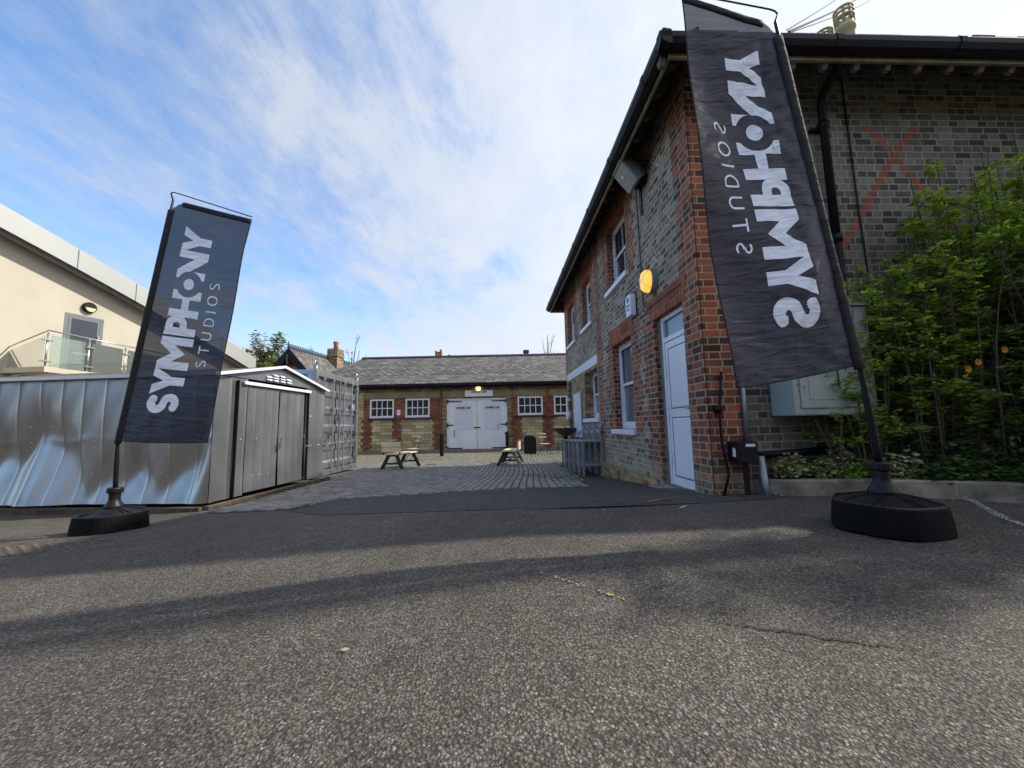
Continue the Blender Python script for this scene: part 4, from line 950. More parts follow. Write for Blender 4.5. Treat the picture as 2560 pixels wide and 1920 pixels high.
m.build('dentil_course', M_FSTOCK, far)
m = MB(); m.box(FX0, FX1, -.06, .02, -.2, -.0); m.build('plinth', M_CONC, far)
for a, c, n in FW:
    m = MB(); fw_ = .075; yb = .05
    for q in ((a, a+fw_, WZ0, WZ1), (c-fw_, c, WZ0, WZ1), (a+fw_, c-fw_, WZ0, WZ0+.11), (a+fw_, c-fw_, WZ1-fw_, WZ1)): m.box(q[0], q[1], -.02, .10, q[2], q[3])
    o = m.build('window', M_WHITE, far)
    m = MB(); A0, C0, z0, z1 = a+fw_, c-fw_, WZ0+.11, WZ1-fw_
    for k in range(1, n): x = A0+(C0-A0)*k/n; m.box(x-.019, x+.019, .01, .05, z0, z1)
    zm = (z0+z1)/2; m.box(A0, C0, .012, .048, zm-.022, zm+.022); m.build('glazing_bars', M_WHITE, o)
    m = MB(); m.box(A0-.02, C0+.02, .07, .08, z0-.02, z1+.02); m.build('pane', M_GLASSF, o)
    m = MB(); m.box(a-.10, c+.10, -.10, .06, WZ0-.10, WZ0-.003); m.build('sill', M_SILLD, o)
# white double gates
gx = (GX0+GX1)/2
m = MB(); m.box(GX0, GX0+.05, .0, .12, GZ0, GZ1); m.box(GX1-.05, GX1, .0, .12, GZ0, GZ1); m.box(GX0+.05, GX1-.05, .0, .12, GZ1-.05, GZ1); m.build('gate_frame', M_WHITED, far)
for gi, (a, c) in enumerate(((GX0+.055, gx-.008), (gx+.008, GX1-.055))):
    m = MB(); m.box(a, c, .05, .10, GZ0+.01, GZ1-.055); g = m.build('gate', M_WHITED, far)
    o_ = a if gi == 0 else c; sg = 1 if gi == 0 else -1
    for z, L in ((2.42, .72), (1.22, .30), (.04, .72)):
        m = MB(); m.prism([(o_, .05, z-.03), (o_+sg*L, .05, z-.022), (o_+sg*L, .05, z+.022), (o_, .05, z+.03)], (0, -.02, 0)); m.tube([(o_-sg*.02, .0, z-.11), (o_-sg*.02, .0, z+.11)], .03, 8); m.build('strap_hinge', M_BLACK, g)
    m = MB(); hx, hz = ((-2.99, .80) if gi == 0 else (-.76, 1.08)); m.tube([(hx, .03, hz-.17), (hx, .0, hz-.15), (hx, .0, hz+.15), (hx, .03, hz+.17)], .014, 6); m.build('pull_handle', M_BLACK if gi == 0 else M_GINK, g)
    m = MB(); px = -2.98 if gi == 0 else -1.49; m.box(px, px+.92, .044, .049, .95, 2.34); po = m.build('poster', M_PAPER, g)
    tw = .74; sc_ = tw/LOGO_W; ox = px+.09
    flat_text(LOGO, (ox, .040, 2.02), (1, 0, 0), (0, 0, 1), sc_, (0, 0, 0)).build('lettering', M_INK, po)
    sc2 = .38/STU_W; flat_text(STU, (ox+.19, .040, 1.93), (1, 0, 0), (0, 0, 1), sc2, (0, 0, 0)).build('small_lettering', M_GINK, po)
    m = MB(); m.box(px+.05, px+.80, .041, .043, 1.37, 1.375); m.box(px+.30, px+.60, .041, .043, .99, .995); m.build('fine_print', M_GINK, po)
m = MB(); m.box(gx-.17, gx+.17, .02, .05, 1.05, 1.10); m.build('gate_bar', M_BLACK, far)
# roof: hipped at the left end
yr = 3.1; zr = 5.35; ze = 3.36
E0, E1 = FX0-.25, FX1+.25; ye0, ye1 = -.32, 6.5
m = MB(); m.quad((E0, ye0, ze), (E1, ye0, ze), (E1, yr, zr), (-8.95, yr, zr)); m.quad((E1, ye1, ze), (E0, ye1, ze), (-8.95, yr, zr), (E1, yr, zr)); m.quad((E0, ye1, ze), (E0, ye0, ze), (-8.95, yr, zr)); m.quad((E1, ye0, ze), (E1, ye1, ze), (E1, yr, zr))
slope = sqrt((yr-ye0)**2+(zr-ze)**2)
ruv = lambda P, N: np.stack([P[:, 0], (P[:, 2]-ze)/(zr-ze)*slope], -1)
m.build('roof', M_SLATE, far, uvf=ruv); roof2 = far.children[-1]
def onroof(x, v, off): 
    f = v/slope; n = Vector((0, -(zr-ze), (yr-ye0))).normalized(); return Vector((x, ye0+(yr-ye0)*f, ze+(zr-ze)*f))+n*off
m = MB(); m.quad(onroof(E0+(-8.95-E0)*(1.15/slope), 1.15, .012), onroof(E1, 1.15, .012), onroof(E1, 2.0, .012), onroof(E0+(-8.95-E0)*(2.0/slope), 2.0, .012)); m.build('diamond_slate_band', M_SLATED, roof2, uvf=ruv)
m = MB(); 
for k in range(44):
    x = random.uniform(-9, 4); v = random.uniform(.2, slope-.3); p = onroof(x, v, .016)
    m.quad(p, p+Vector((.10, 0, 0)), onroof(x+.10, v+.05, .016), onroof(x, v+.05, .016))
m.build('slipped_slates', M_GROOVE, roof2); roof2.children[-1]['kind'] = 'stuff'
m = MB(); n = 34
for k in range(n): xa = -8.97+(E1+8.97)*k/n; m.loft([[(xx, yr+.16*cos(a), zr-.05+.12*sin(a)) for a in [pi*j/6 for j in range(7)]] for xx in (xa, xa+(E1+8.97)/n-.012)])
m.build('ridge_tiles', M_ROOFD, roof2); roof2.children[-1]['kind'] = 'stuff'
m = MB(); m.box(E0, E1, ye0-.10, ye0+.02, ze-.16, ze-.02); m.build('gutter', M_BLACK, far, bevel=.02)
m = MB(); m.box(E0+.05, E1-.05, ye0+.02, -.002, ze-.22, ze-.03); m.build('fascia', M_BLACK, far)
m = MB(); m.tube([(-3.68, -.09, 3.15), (-3.68, -.09, .0)], .035, 8); m.build('downpipe', M_FREDB, far)
m = MB(); m.tube([(1.80, -.07, 3.15), (1.80, -.07, -.1)], .035, 8); m.build('downpipe', M_FREDB, far)
m = MB(); m.box(-6.3, -6.0, ye0-.14, ye0-.02, ze-.06, ze+.0); m.build('loose_slate', M_SLATE, far)
FT = lambda x, y, z: FB+Vector((x, y, z))
t = empty('studio_sign', FT(-2.42, 0, 2.66), 'white sign board reading SYMPHONY STUDIOS over the far gates', 'sign')
m = MB(); m.box(0, 1.43, -.09, -.035, .0, .31); m.build('board', M_WHITE, t)
flat_text(LOGO, (.33, -.094, .165), (1, 0, 0), (0, 0, 1), .78/LOGO_W, (0, 0, 0)).build('lettering', M_INK, t)
flat_text(STU, (.50, -.094, .07), (1, 0, 0), (0, 0, 1), .42/STU_W, (0, 0, 0)).build('small_lettering', M_GINK, t)
t = empty('globe_light', FT(-1.73, -.10, 3.06), 'round yellow lamp glowing above the far white sign board', 'wall light')
m = MB(); m.sphere((0, -.05, 0), .135, 16, 10, 1, .7, 1); m.build('lit_globe', M_LAMPW, t, True)
m = MB(); m.box(-.10, .10, .03, .09, -.08, .08); m.build('bracket', M_BLACK, t)
t = empty('wall_notice', FT(-5.92, -.03, 1.78), 'small white notice on the red brick between the two left windows', 'notice')
m = MB(); m.box(0, .18, -.01, .01, 0, .27); m.build('plate', M_WHITE, t); m = MB(); m.box(.04, .14, -.014, -.01, .14, .17); m.build('print', M_GINK, t)
for lbl, x, y in (('black bollard at the left side of the white gates', -3.05, 16.4), ('black bollard at the right side of the white gates', -.262, 17.4)):
    t = empty('bollard', (x, y, gz(x, y)), lbl, 'bollard', 0, 'bollards at the gates')
    m = MB(); m.lathe((0, 0, 0), [(.085, 0), (.085, .95), (.075, .98), (.03, 1.0)], 14); m.build('post', M_BLACK, t, False)
    m = MB(); m.box(-.10 if x < -1 else -.15, .10 if x > -1 else .15, -.03, .03, .9, .95); m.build('lug', M_BLACK, t)
t = empty('storage_bin', (.74, 17.0, gz(.7, 17)), 'black round-topped plastic bin against the stone wall right of the gates', 'bin')
def arch(w_, h, r, y): return [(-w_, y, 0), (w_, y, 0), (w_, y, h-r)]+[(w_-r+r*cos(a), y, h-r+r*sin(a)) for a in [pi/2*k/5 for k in range(1, 6)]]+[(-w_+r-r*sin(a), y, h-r+r*cos(a)) for a in [pi/2*k/5 for k in range(0, 5)]]+[(-w_, y, h-r)]
m = MB(); m.loft([arch(.25, .78, .14, -.25), arch(.27, .80, .15, -.2), arch(.27, .80, .15, .25)]); m.build('body', M_BLACKP, t)
m = MB(); m.loft([arch(.19, .70, .10, -.262), arch(.185, .695, .10, -.252)]); m.build('front_recess', M_DARK, t)
t = empty('doormat', (-1.42, 18.9, gz(-1.4, 18.9)+.006), 'oval terracotta mat in front of the white gates', 'doormat')
m = MB(); m.loft([[(.50*q*cos(2*pi*j/24), .32*q*sin(2*pi*j/24), z) for j in range(24)] for q, z in ((1, 0), (1, .03), (.95, .045))]); m.build('mat', M_MAT, t)
m = MB(); m.box(-.5, .5, -.35, .35, 0, .02); o = m.build('drain_cover', M_RUST); o.location = (-3.25, 14.6, gz(-3.2, 14.6)+.012); tag(o, 'rust-coloured flat cover set in the cobbles beyond the left bench', 'drain cover')
t = empty('drain_grate', (-2.62, 12.25, gz(-2.6, 12.2)+.012), 'small dark slotted grate in the cobbles right of the left bench', 'drain grate')
m = MB(); m.box(-.17, .17, -.12, -.10, 0, .02); m.box(-.17, .17, .10, .12, 0, .02); m.build('frame', M_RUST, t)
m = MB()
for k in range(8): m.box(-.165+k*.045, -.145+k*.045, -.1, .1, 0, .018)
m.build('bars', M_RUST, t)
# folding bistro chairs by the wall
def bistro(x, y, rz, lbl, seatmat):
    t = empty('bistro_chair', (x, y, gz(x, y)), lbl, 'chair', rz, 'folding bistro chairs by the far wall')
    m = MB()
    for k in range(5): m.box(-.2, .2, -.19+k*.078, -.125+k*.078, .44, .455)
    m.build('seat', seatmat, t)
    for s_ in (-.19, .19):
        m = MB(); m.tube([(s_, -.22, .0), (s_, .12, .44), (s_*.95, .26, .88)], .011, 6); m.build('back_leg', M_DWOOD, t)
        m = MB(); m.tube([(s_*.9, .24, .0), (s_*.9, -.18, .44)], .011, 6); m.build('front_leg', M_DWOOD, t)
    for z, yy in ((.84, .25), (.70, .20)):
        m = MB(); m.box(-.19, .19, yy-.008, yy+.008, z, z+.05); m.build('back_slat', seatmat, t)
    return t
bistro(-3.75, 14.3, radians(-50), 'folding bistro chair behind the left bench, near the stone wall', M_BARE)
bistro(1.35, 16.5, radians(20), 'folding bistro chair just right of the black bin', M_BARE)
bistro(2.12, 16.6, radians(-15), 'folding bistro chair nearest the house corner, partly hidden by the grey stools', M_DWOOD)
# ------------------------------------------------------------------ wooden benches
def bench(x, y, rz, lbl, L, legm, full):
    t = empty('wooden_bench', (x, y, gz(x, y)), lbl, 'bench', rz, 'worn wooden benches on the cobbles')
    m = MB()
    for k in range(3): m.box(-L/2, L/2, -.22+k*.15, -.085+k*.15, .42, .455)
    m.build('seat', M_BARE, t, bevel=.006)
    for sx_ in (-1, 1):
        for sy_ in (-1, 1):
            m = MB(); X = sx_*(L/2-.10); m.bar((X, sy_*.12, .42), (X+sx_*.03, sy_*.34, 0), .095, .04, (1, 0, 0)); m.build('leg', legm if sy_ < 0 else M_DWOOD, t)
        m = MB(); m.bar((sx_*(L/2-.10), -.26, .17), (sx_*(L/2-.10), .26, .17), .03, .05); m.bar((sx_*(L/2-.10), -.2, .40), (sx_*(L/2-.10), .2, .40), .03, .05); m.build('leg_brace', M_DWOOD, t)
    m = MB(); m.bar((-L/2+.1, 0, .17), (L/2-.1, 0, .17), .04, .05); m.build('stretcher', M_DWOOD, t)
    return t
# left bench: its near end shows an A-frame; back boards lean over the near part of the seat
t = bench(-3.36, 11.55, radians(76), 'worn wooden bench with pale plank back, left of the two on the cobbles', 1.15, M_DWOOD, True)
for k, z in enumerate((.50, .655)):
    m = MB(); m.bar((-.50-.02*k, .34, z+.07), (-.50-.02*k, -.27, z+.07), .022, .14); m.build('back_board', M_NEWW, t)
for Y_ in (.31, -.22):
    m = MB(); m.bar((-.46, Y_, .42), (-.50, Y_, .80), .03, .045); m.build('back_post', M_DWOOD, t)
m = MB(); m.bar((-.50, .12, .83), (-.50, -.14, .85), .05, .04); m.build('top_block', M_BARE, t)
t = bench(-.08, 12.0, radians(84), 'worn blue-legged wooden bench seen end-on before the gates', 1.3, M_GREYP, False)
for k, z in enumerate((.50, .63)):
    m = MB(); m.bar((-.2, -.25, z), (.62, -.25, z), .02, .11); m.build('back_board', M_BARE, t)
for X in (-.18, .5):
    m = MB(); m.bar((X, -.215, .40), (X, -.235, .74), .035, .05); m.build('back_post', M_BARE, t)
# ------------------------------------------------------------------ row of grey bar stools against the house
def stool(lbl, x, y):
    t = empty('bar_stool', (x, y, gz(x, y)), lbl, 'stool', radians(2.3), 'grey bar stools along the house wall')
    m = MB(); m.box(-.22, .24, -.21, .21, .72, .76); m.build('seat', M_GREYP, t, bevel=.008)
    for sx_ in (-1, 1):
        for sy_ in (-1, 1):
            m = MB(); m.bar((sx_*.205, sy_*.19, 0), (sx_*.205+(.0 if sx_ < 0 else 0), sy_*.19, .72), .042, .042); m.build('leg', M_GREYP, t)
    m = MB(); m.box(-.185, .19, -.18, .18, .22, .245); m.build('foot_shelf', M_GREYP, t)
    m = MB(); 
    for sy_ in (-1, 1): m.bar((.215, sy_*.185, .74), (.17, sy_*.185, .92), .035, .04); m.bar((.17, sy_*.185, .92), (.25, sy_*.185, 1.15), .035, .04)
    m.bar((.25, -.2, 1.14), (.25, .2, 1.14), .03, .04); m.build('back_frame', M_GREYP, t)
    m = MB()
    for k in range(2): m.box(.18+.04*k, .205+.04*k, -.17, .17, .90+.12*k, .99+.12*k)
    m.build('back_slat', M_GREYP, t)
for k, lb in enumerate(('grey bar stool at the near end of the row by the house', 'second grey bar stool of the row from the near end', 'third grey bar stool of the row from the near end', 'fourth grey bar stool from the near end, beside the metal fire bowl', 'last grey bar stool at the far end of the row')):
    stool(lb, 1.67-.02*k, 8.35+k*.56)
t = empty('fire_bowl', (1.50, 10.95, gz(1.5, 10.9)), 'shallow grey metal fire bowl on a stand at the far end of the stools', 'fire bowl')
m = MB(); m.lathe((0, 0, .86), [(.10, 0), (.20, .05), (.30, .13), (.40, .21), (.42, .22), (.40, .225), (.28, .17), (.05, .08)], 20); m.build('bowl', simple('brown_grey_metal', (.12, .11, .10), .5, .4), t, True)
m = MB(); m.tube([(0, 0, 0), (0, 0, .88)], .06, 10); m.box(-.2, .2, -.2, .2, 0, .03); m.build('stand', M_BLACK, t)
m = MB(); m.lathe((.10, 0, 1.04), [(.04, 0), (.05, .06), (.03, .1)], 10); m.lathe((-.08, -.05, 1.04), [(.04, 0), (.05, .05), (.03, .09)], 10); m.build('lid', M_STEEL, t, True)
# ------------------------------------------------------------------ cream building with balcony
LB = Vector((-15.3, 13, 0)); la = atan2(.97, .25)-pi/2   # local y runs along the wall, wall faces +x
lb = empty('cream_building', LB, 'cream rendered building with curved pale roof and glass balcony, at the left', 'building', la)
def zlow(d): return 6.70-.325*d-.006*(d+2)**2
m = MB(); n = 30; D0, D1 = -7, 6.2
for k in range(n):
    a, c = D0+(D1-D0)*k/n, D0+(D1-D0)*(k+1)/n
    for z0, z1 in ((-.3, 3.2), (3.2, 3.22)): pass
    holes = (a+c)/2
    m.quad((0, a, -.3), (0, c, -.3), (0, c, zlow(c)), (0, a, zlow(a)))
m.quad((0, D0, -.3), (-9, D0, -.3), (-9, D0, zlow(D0)), (0, D0, zlow(D0))); m.quad((0, D1, -.3), (-9, D1, -.3), (-9, D1, zlow(D1)), (0, D1, zlow(D1)))
m.build('wall', M_CREAM, lb)
m = MB()
for k in range(n):
    a, c = D0-.4+(D1-D0+.8)*k/n, D0-.4+(D1-D0+.8)*(k+1)/n
    P = lambda d: [(.55, d, zlow(d)+.02), (.55, d, zlow(d)+.70), (.30, d, zlow(d)+.86), (-9, d, zlow(d)+.95), (-9, d, zlow(d)+.0)]
    pa, pc = P(a), P(c)
    for q in range(3): m.quad(pa[q], pc[q], pc[q+1], pa[q+1])
m.build('roof_edge', M_ZINC, lb)
m = MB()
for k in range(n):
    a, c = D0-.4+(D1-D0+.8)*k/n, D0-.4+(D1-D0+.8)*(k+1)/n
    m.quad((.55, a, zlow(a)+.02), (.55, c, zlow(c)+.02), (.0, c, zlow(c)-.0), (.0, a, zlow(a)-.0)); m.quad((.42, a, zlow(a)-.10), (.42, c, zlow(c)-.10), (.42, c, zlow(c)+.02), (.42, a, zlow(a)+.02)); m.quad((.42, a, zlow(a)-.10), (.42, c, zlow(c)-.10), (.30, c, zlow(c)-.10), (.30, a, zlow(a)-.10)); m.quad((.30, a, zlow(a)-.10), (.30, c, zlow(c)-.10), (.30, c, zlow(c)+.02), (.30, a, zlow(a)+.02))
m.build('soffit', simple('grey_soffit', (.17, .165, .155), .7), lb)
for d in (-4.0, -2.2, -.35, 1.35, 3.1, 4.8):
    m = MB(); m.bar((.555, d, zlow(d)+.03), (.555, d+.0, zlow(d)+.70), .02, .02, (1, 0, 0)); m.build('roof_joint', M_ALU, lb)
m = MB(); y0, y1, z0, z1 = -.27, .77, 3.22, 5.36
for q in ((y0, y0+.09, z0, z1), (y1-.09, y1, z0, z1), (y0+.09, y1-.09, z1-.09, z1)): m.box(-.04, .012, *q)
o = m.build('balcony_door', M_ALU, lb)
m = MB(); 
for q in ((y0+.10, y0+.17, z0, z1-.1), (y1-.17, y1-.10, z0, z1-.1), (y0+.17, y1-.17, z1-.17, z1-.1), (y0+.17, y1-.17, z0, z0+.15)): m.box(-.03, .018, *q)
m.build('door_leaf', M_ALU, o)
m = MB(); m.box(-.02, .008, y0+.16, y1-.16, z0+.14, z1-.16); m.build('pane', M_GLASS, o)
m = MB(); m.box(-.0, .011, y0+.3, y1-.3, 3.95, 4.02); m.build('tube_reflection', simple('green_strip', (.2, .4, .12), .4), o)
m = MB()
for z in (3.9, 4.6): m.box(.018, .05, y1-.15, y1-.11, z, z+.1)
m.build('handle', M_STEEL, o)
t = empty('round_wall_light', LB, 'round black wall light with half cover above the balcony door', 'wall light', la)
m = MB(); m.loft([[(x, .31+.19*q*cos(2*pi*j/28), 5.68+.19*q*sin(2*pi*j/28)) for j in range(28)] for x, q in ((0, 1.0), (.10, 1.0), (.13, .92))]); m.build('housing', M_BLACK, t)
m = MB(); m.prism([(.132, .31+.14*cos(a), 5.66+.14*sin(a)) for a in [pi+pi*k/14 for k in range(15)]], (.012, 0, 0)); m.build('diffuser', simple('cream_diffuser', (.60, .56, .30), .5), t)
# balcony slab, posts, rails and glass (world coordinates)
bal = empty('balcony', (-14.2, 11.4, 3.22), 'balcony slab with stainless rails and green glass panels on the cream building', 'balcony')
def bl_(m): return m
X0 = 0.0; 
m = MB(); m.prism([(.05, -.05, -.16), (.05, 4.8, -.16), (-.55, 4.8, -.16), (-1.6, .1, -.16)], (0, 0, .16)); m.build('slab', M_CREAM, bal)
m = MB(); m.prism([(-1.6, .12, -.17), (0, -.04, -.02), (0, -.04, -.17)], (0, .05, 0)); m.build('slab_edge', M_CONC, bal)
ZT_ = 1.13
posts = [(0, 0), (0, 1.15), (0, 2.35), (0, 4.4)]
for k, (x, y) in enumerate(posts):
    m = MB(); m.tube([(x, y, -.2), (x, y, ZT_-.10)], .026, 10); m.tube([(x, y, ZT_-.1), (x, y, ZT_)], .012, 8); o = m.build('post', M_STEEL, bal, True)
    for z in (.15, .80):
        m = MB(); m.box(x-.07, x+.07, y-.12, y+.12, z, z+.035); m.build('glass_clamp', M_STEEL, o)
m = MB(); m.tube([(-3.2, .5, ZT_-.95), (0, 0, ZT_), (0, 4.4, ZT_), (-.6, 4.42, ZT_)], .024, 10); m.build('handrail', M_STEEL, bal, True)
for k, (ya, yb) in enumerate(((.10, 1.05), (1.25, 2.25), (2.45, 4.30))):
    m = MB(); m.box(-.008, .008, ya, yb, .02, ZT_-.14); m.build('glass_panel', M_CG, bal)
m = MB(); m.prism([(-.12, .02, .02), (-.12, .02, ZT_-.16), (-3.0, .47, ZT_-1.02), (-3.0, .47, -.85)], (0, .012, 0)); m.build('glass_panel', M_CG, bal)
m = MB(); m.tube([(-.0, 3.6, ZT_-.55), (-1.1, 3.8, ZT_-.75)], .018, 8); m.build('lower_rail', M_STEEL, bal)
# ------------------------------------------------------------------ slate house with ridge cresting and chimney
GB = Vector((-11.75, 20, 0)); ga = -atan2(.75, 6.8)*1.0
gb = empty('gabled_outbuilding', GB, 'slate roofed outbuilding with crested ridge, black bargeboards and a chimney', 'building', ga)
zr2, hw2, ze2, L2 = 5.45, 2.3, 2.85, 9.5
m = MB(); m.prism([(-hw2+.25, .12, -.3), (hw2-.25, .12, -.3), (hw2-.25, .12, ze2), (0, .12, zr2-.2), (-hw2+.25, .12, ze2)], (0, L2-.3, 0)); m.build('wall', M_FREDB, gb)
m = MB(); 
for (a, c, z) in ((-.28, .28, 4.30), (-.62, .05, 4.05), (.12, .55, 4.05), (-.5, .5, 3.8)): m.box(a, c, .10, .14, z, z+.2)
m.build('stone_blocks', M_STONE, gb)
gsl = sqrt(hw2**2+(zr2-ze2)**2)
guv = lambda P, N: np.stack([P[:, 1], np.abs(P[:, 0])/hw2*gsl], -1)
for s_ in (-1, 1):
    m = MB(); m.prism([(0, -.25, zr2), (0, L2, zr2), (s_*hw2, L2, ze2), (s_*hw2, -.25, ze2)], (0, 0, .05)); m.build('roof_slope', M_SLATE, gb, uvf=guv)
    m = MB(); m.prism([(0, -.29, zr2+.02), (s_*hw2, -.29, ze2+.02), (s_*hw2, -.29, ze2-.34), (s_*1.3, -.29, ze2+.72), (s_*1.1, -.29, ze2+.80), (s_*.75, -.29, 4.12), (s_*.6, -.29, 4.34), (s_*.3, -.29, 4.62), (0, -.29, 4.95)], (0, .06, 0)); m.build('bargeboard', M_BLACK, gb)
m = MB(); m.tube([(0, -.32, 4.6), (0, -.32, 5.1)], .035, 6); m.sphere((0, -.32, 4.85), .06, 8, 6); m.build('gable_drop', M_CORB, gb)
m = MB(); m.bar((0, -.28, zr2+.06), (0, L2, zr2+.06), .14, .10)
for k in range(64):
    y = -.2+k*.15; m.bar((0, y, zr2+.1), (0, y, zr2+.26), .03, .03); m.bar((0, y-.045, zr2+.22), (0, y+.045, zr2+.22), .03, .04)
m.bar((0, -.2, zr2+.15), (0, L2, zr2+.15), .03, .02); m.tube([(0, -.25, zr2), (0, -.25, zr2+.38)], [.05, .02], 6); m.build('ridge_cresting', M_ROOFD, gb)
ch = empty('x', (0, 0, 0), None, None); bpy.data.objects.remove(ch)
m = MB(); m.box(.0, .62, 3.25, 3.95, 4.3, 5.62); m.box(-.05, .67, 3.2, 4.0, 5.62, 5.70); m.box(-.03, .65, 3.22, 3.98, 5.70, 6.12); m.build('chimney', M_FSTOCK, gb); chm = gb.children[-1]
m = MB(); m.lathe((.31, 3.6, 6.12), [(.15, 0), (.13, .3), (.16, .42), (.16, .5)], 14); m.build('chimney_pot', M_TERRA, chm, True)
# small far chimneys over the long roof
t = empty('distant_chimney', (-5.05, 26, 4.6), 'red brick chimney with broken pots rising behind the long slate roof', 'chimney')
m = MB(); m.box(-.25, .30, -.2, .2, 0, 1.42); m.box(-.28, .33, -.23, .23, 1.25, 1.33); m.build('stack', M_FREDB, t)
for x, h in ((-.17, .38), (0.0, .30), (.16, .47)):
    m = MB(); m.lathe((x, 0, 1.42), [(.09, 0), (.07, .15), (.09, .2), (.085, h)], 10); m.build('chimney_pot', M_TERRA, t, True)
m = MB(); m.box(.36, .85, -.2, .2, 0, 1.20); m.lathe((.46, 0, 1.2), [(.08, 0), (.08, .2)], 8); m.lathe((.74, 0, 1.2), [(.09, 0), (.09, .3)], 8); m.build('low_stack', M_FREDB, t)
t = empty('vent_stack', (1.02, 26, 4.6), 'small dark chimney stub behind the right part of the long roof', 'chimney')
m = MB(); m.box(-.16, .16, -.16, .16, 0, 1.55); m.box(-.2, .2, -.2, .2, 1.55, 1.7); m.build('stub', M_ROOFD, t)
t = empty('pale_roofed_building', (-18.2, 25, 0), 'distant building with pale sloping roof behind the left banner', 'building', radians(-8))
m = MB(); m.box(-4, 1.4, 0, 8, -.3, 4.1); m.build('wall', M_CREAM, t)
m = MB(); m.prism([(-4.5, -.4, 8.0), (-4.5, -.4, 7.8), (1.5, -.4, 4.1), (1.5, -.4, 4.35), (.2, -.4, 5.6)], (0, 8.6, 0)); m.build('roof', M_ZINC, t)
# ------------------------------------------------------------------ kerb and planting
kp = [(2.50, 4.17), (2.66, 3.86), (3.00, 3.70), (3.36, 3.52), (3.72, 3.26), (3.98, 2.94), (4.16, 2.5), (4.26, 1.9)]
def kerb_seg(i):
    (xa, ya), (xb, yb) = kp[i], kp[i+1]; m = MB()
    za, zb = gz(xa, ya), gz(xb, yb); 
    def nrm_(k):
        a = Vector(kp[max(0, k-1)]); c = Vector(kp[min(len(kp)-1, k+1)]); d = (c-a).normalized(); return Vector((-d.y, d.x))*.11
    na, nb = nrm_(i), nrm_(i+1); g = .996
    xb, yb = xa+(xb-xa)*g, ya+(yb-ya)*g
    def sec(x, y, z, n): return [(x, y, z-.05), (x, y, z+.135), (x+n.x*.12, y+n.y*.12, z+.15), (x+n.x, y+n.y, z+.15), (x+n.x, y+n.y, z-.05)]
    m.loft([sec(xa, ya, za, na), sec(xb, yb, zb, nb)]); return m
kerb = empty('kerb', (2.5, 4.17, gz(2.5, 4.1)), 'weathered concrete kerb edging the planted bed', 'kerb')
for i in range(len(kp)-1):
    o = kerb_seg(i).build('kerb_stone', M_KERB, kerb); o.matrix_parent_inverse = kerb.matrix_basis.inverted()
m = MB(); ys = [4.22, 3.9, 3.6, 3.3, 3.0, 2.6, 2.2, 1.9]
bedp = [(2.45, 4.20)]+[(x+.05, y+.06) for x, y in kp]+[(14, 1.9), (14, 4.5), (2.5, 4.22)]
m.prism([(x, y, .50) for x, y in bedp], (0, 0, .06)); tag(m.build('soil_bed', M_SOIL), kind='structure')
def leafclump(mb, c, r, n, ls, asp=.55, flat=.5, droop=.2):
    for _ in range(n):
        d = Vector((random.gauss(0, 1), random.gauss(0, 1), random.gauss(0, 1)*.8)); d = d.normalized()*r*random.random()**.5
        p = Vector(c)+d; L = ls*random.uniform(.6, 1.25)
        a = random.uniform(0, 2*pi); ax = Vector((cos(a), sin(a), random.uniform(-droop-.2, .35))).normalized()
        up = Vector((random.gauss(0, flat), random.gauss(0, flat), 1)).normalized(); sd_ = ax.cross(up).normalized()*L*asp/2
        nn = sd_.cross(ax).normalized()*L*.10
        mb.quad(p, p+ax*L*.45+sd_-nn, p+ax*L, p+ax*L*.45-sd_-nn)
def shrub(name, lbl, base, stems, leafm_, ls, hf, spread, nl, group=None, cat='shrub', twig=5, lean=(0, 0), asp=.5):
    t = empty(name, base, lbl, cat, 0, group); ms = MB(); ml = MB()
    for k in range(stems):
        bx, by = random.uniform(-spread[0], spread[0]), random.uniform(-spread[1], spread[1]); H = hf(bx)*random.uniform(.72, 1.05)
        tx, ty = bx+random.uniform(-.25, .25)+lean[0]*H, by+random.uniform(-.22, .18)+lean[1]*H
        pts = [Vector((bx*.6, by*.6, 0)).lerp(Vector((tx, ty, H)), q)+Vector((.05*sin(q*6+k), .05*cos(q*5+k), 0)) for q in [j/7 for j in range(8)]]
        ms.tube(pts, [.013-.0013*j for j in range(8)], 4)
        for j in range(twig):
            q = random.uniform(.18, 1.0); i = int(q*7*.999); p = pts[i].lerp(pts[i+1], q*7-i) if i < 7 else pts[7]
            a = random.uniform(0, 2*pi); L = random.uniform(.12, .38)*(1.15-q*.5); e_ = p+Vector((cos(a), sin(a)*.8, random.uniform(-.05, .55)))*L
            ms.tube([p, p.lerp(e_, .5)+Vector((0, 0, .02)), e_], .004, 3)
            for q2 in (.35, .6, .8, 1.0): leafclump(ml, p.lerp(e_, q2), .055, nl, ls, asp)
    ms.build('stems', M_BARK, t); ml.build('leaves', leafm_, t); return t
shrub('flowering_shrub', 'tall leafy shrub nearest the flag pole, in front of the grey side wall', (3.40, 3.88, .55), 20, M_LEAF, .075, lambda x: 2.0+.45*x, (.50, .16), 4, 'shrubs against the side wall', twig=11)
shrub('flowering_shrub', 'middle tall shrub with thin upright stems against the side wall', (4.20, 3.75, .55), 34, M_LEAF, .07, lambda x: 2.6+.75*x, (.50, .28), 4, 'shrubs against the side wall', twig=13)
shrub('flowering_shrub', 'tallest shrub with bright backlit leaves at the right edge', (5.05, 3.65, .55), 50, M_LEAF, .07, lambda x: 3.25+.3*x, (.70, .45), 6, 'shrubs against the side wall', twig=15)
shrub('flowering_shrub', 'dense dark shrub filling the right edge behind the yellow flower', (5.3, 3.15, .55), 40, M_LEAFD, .075, lambda x: 2.3, (.7, .35), 5, 'shrubs against the side wall', twig=12)
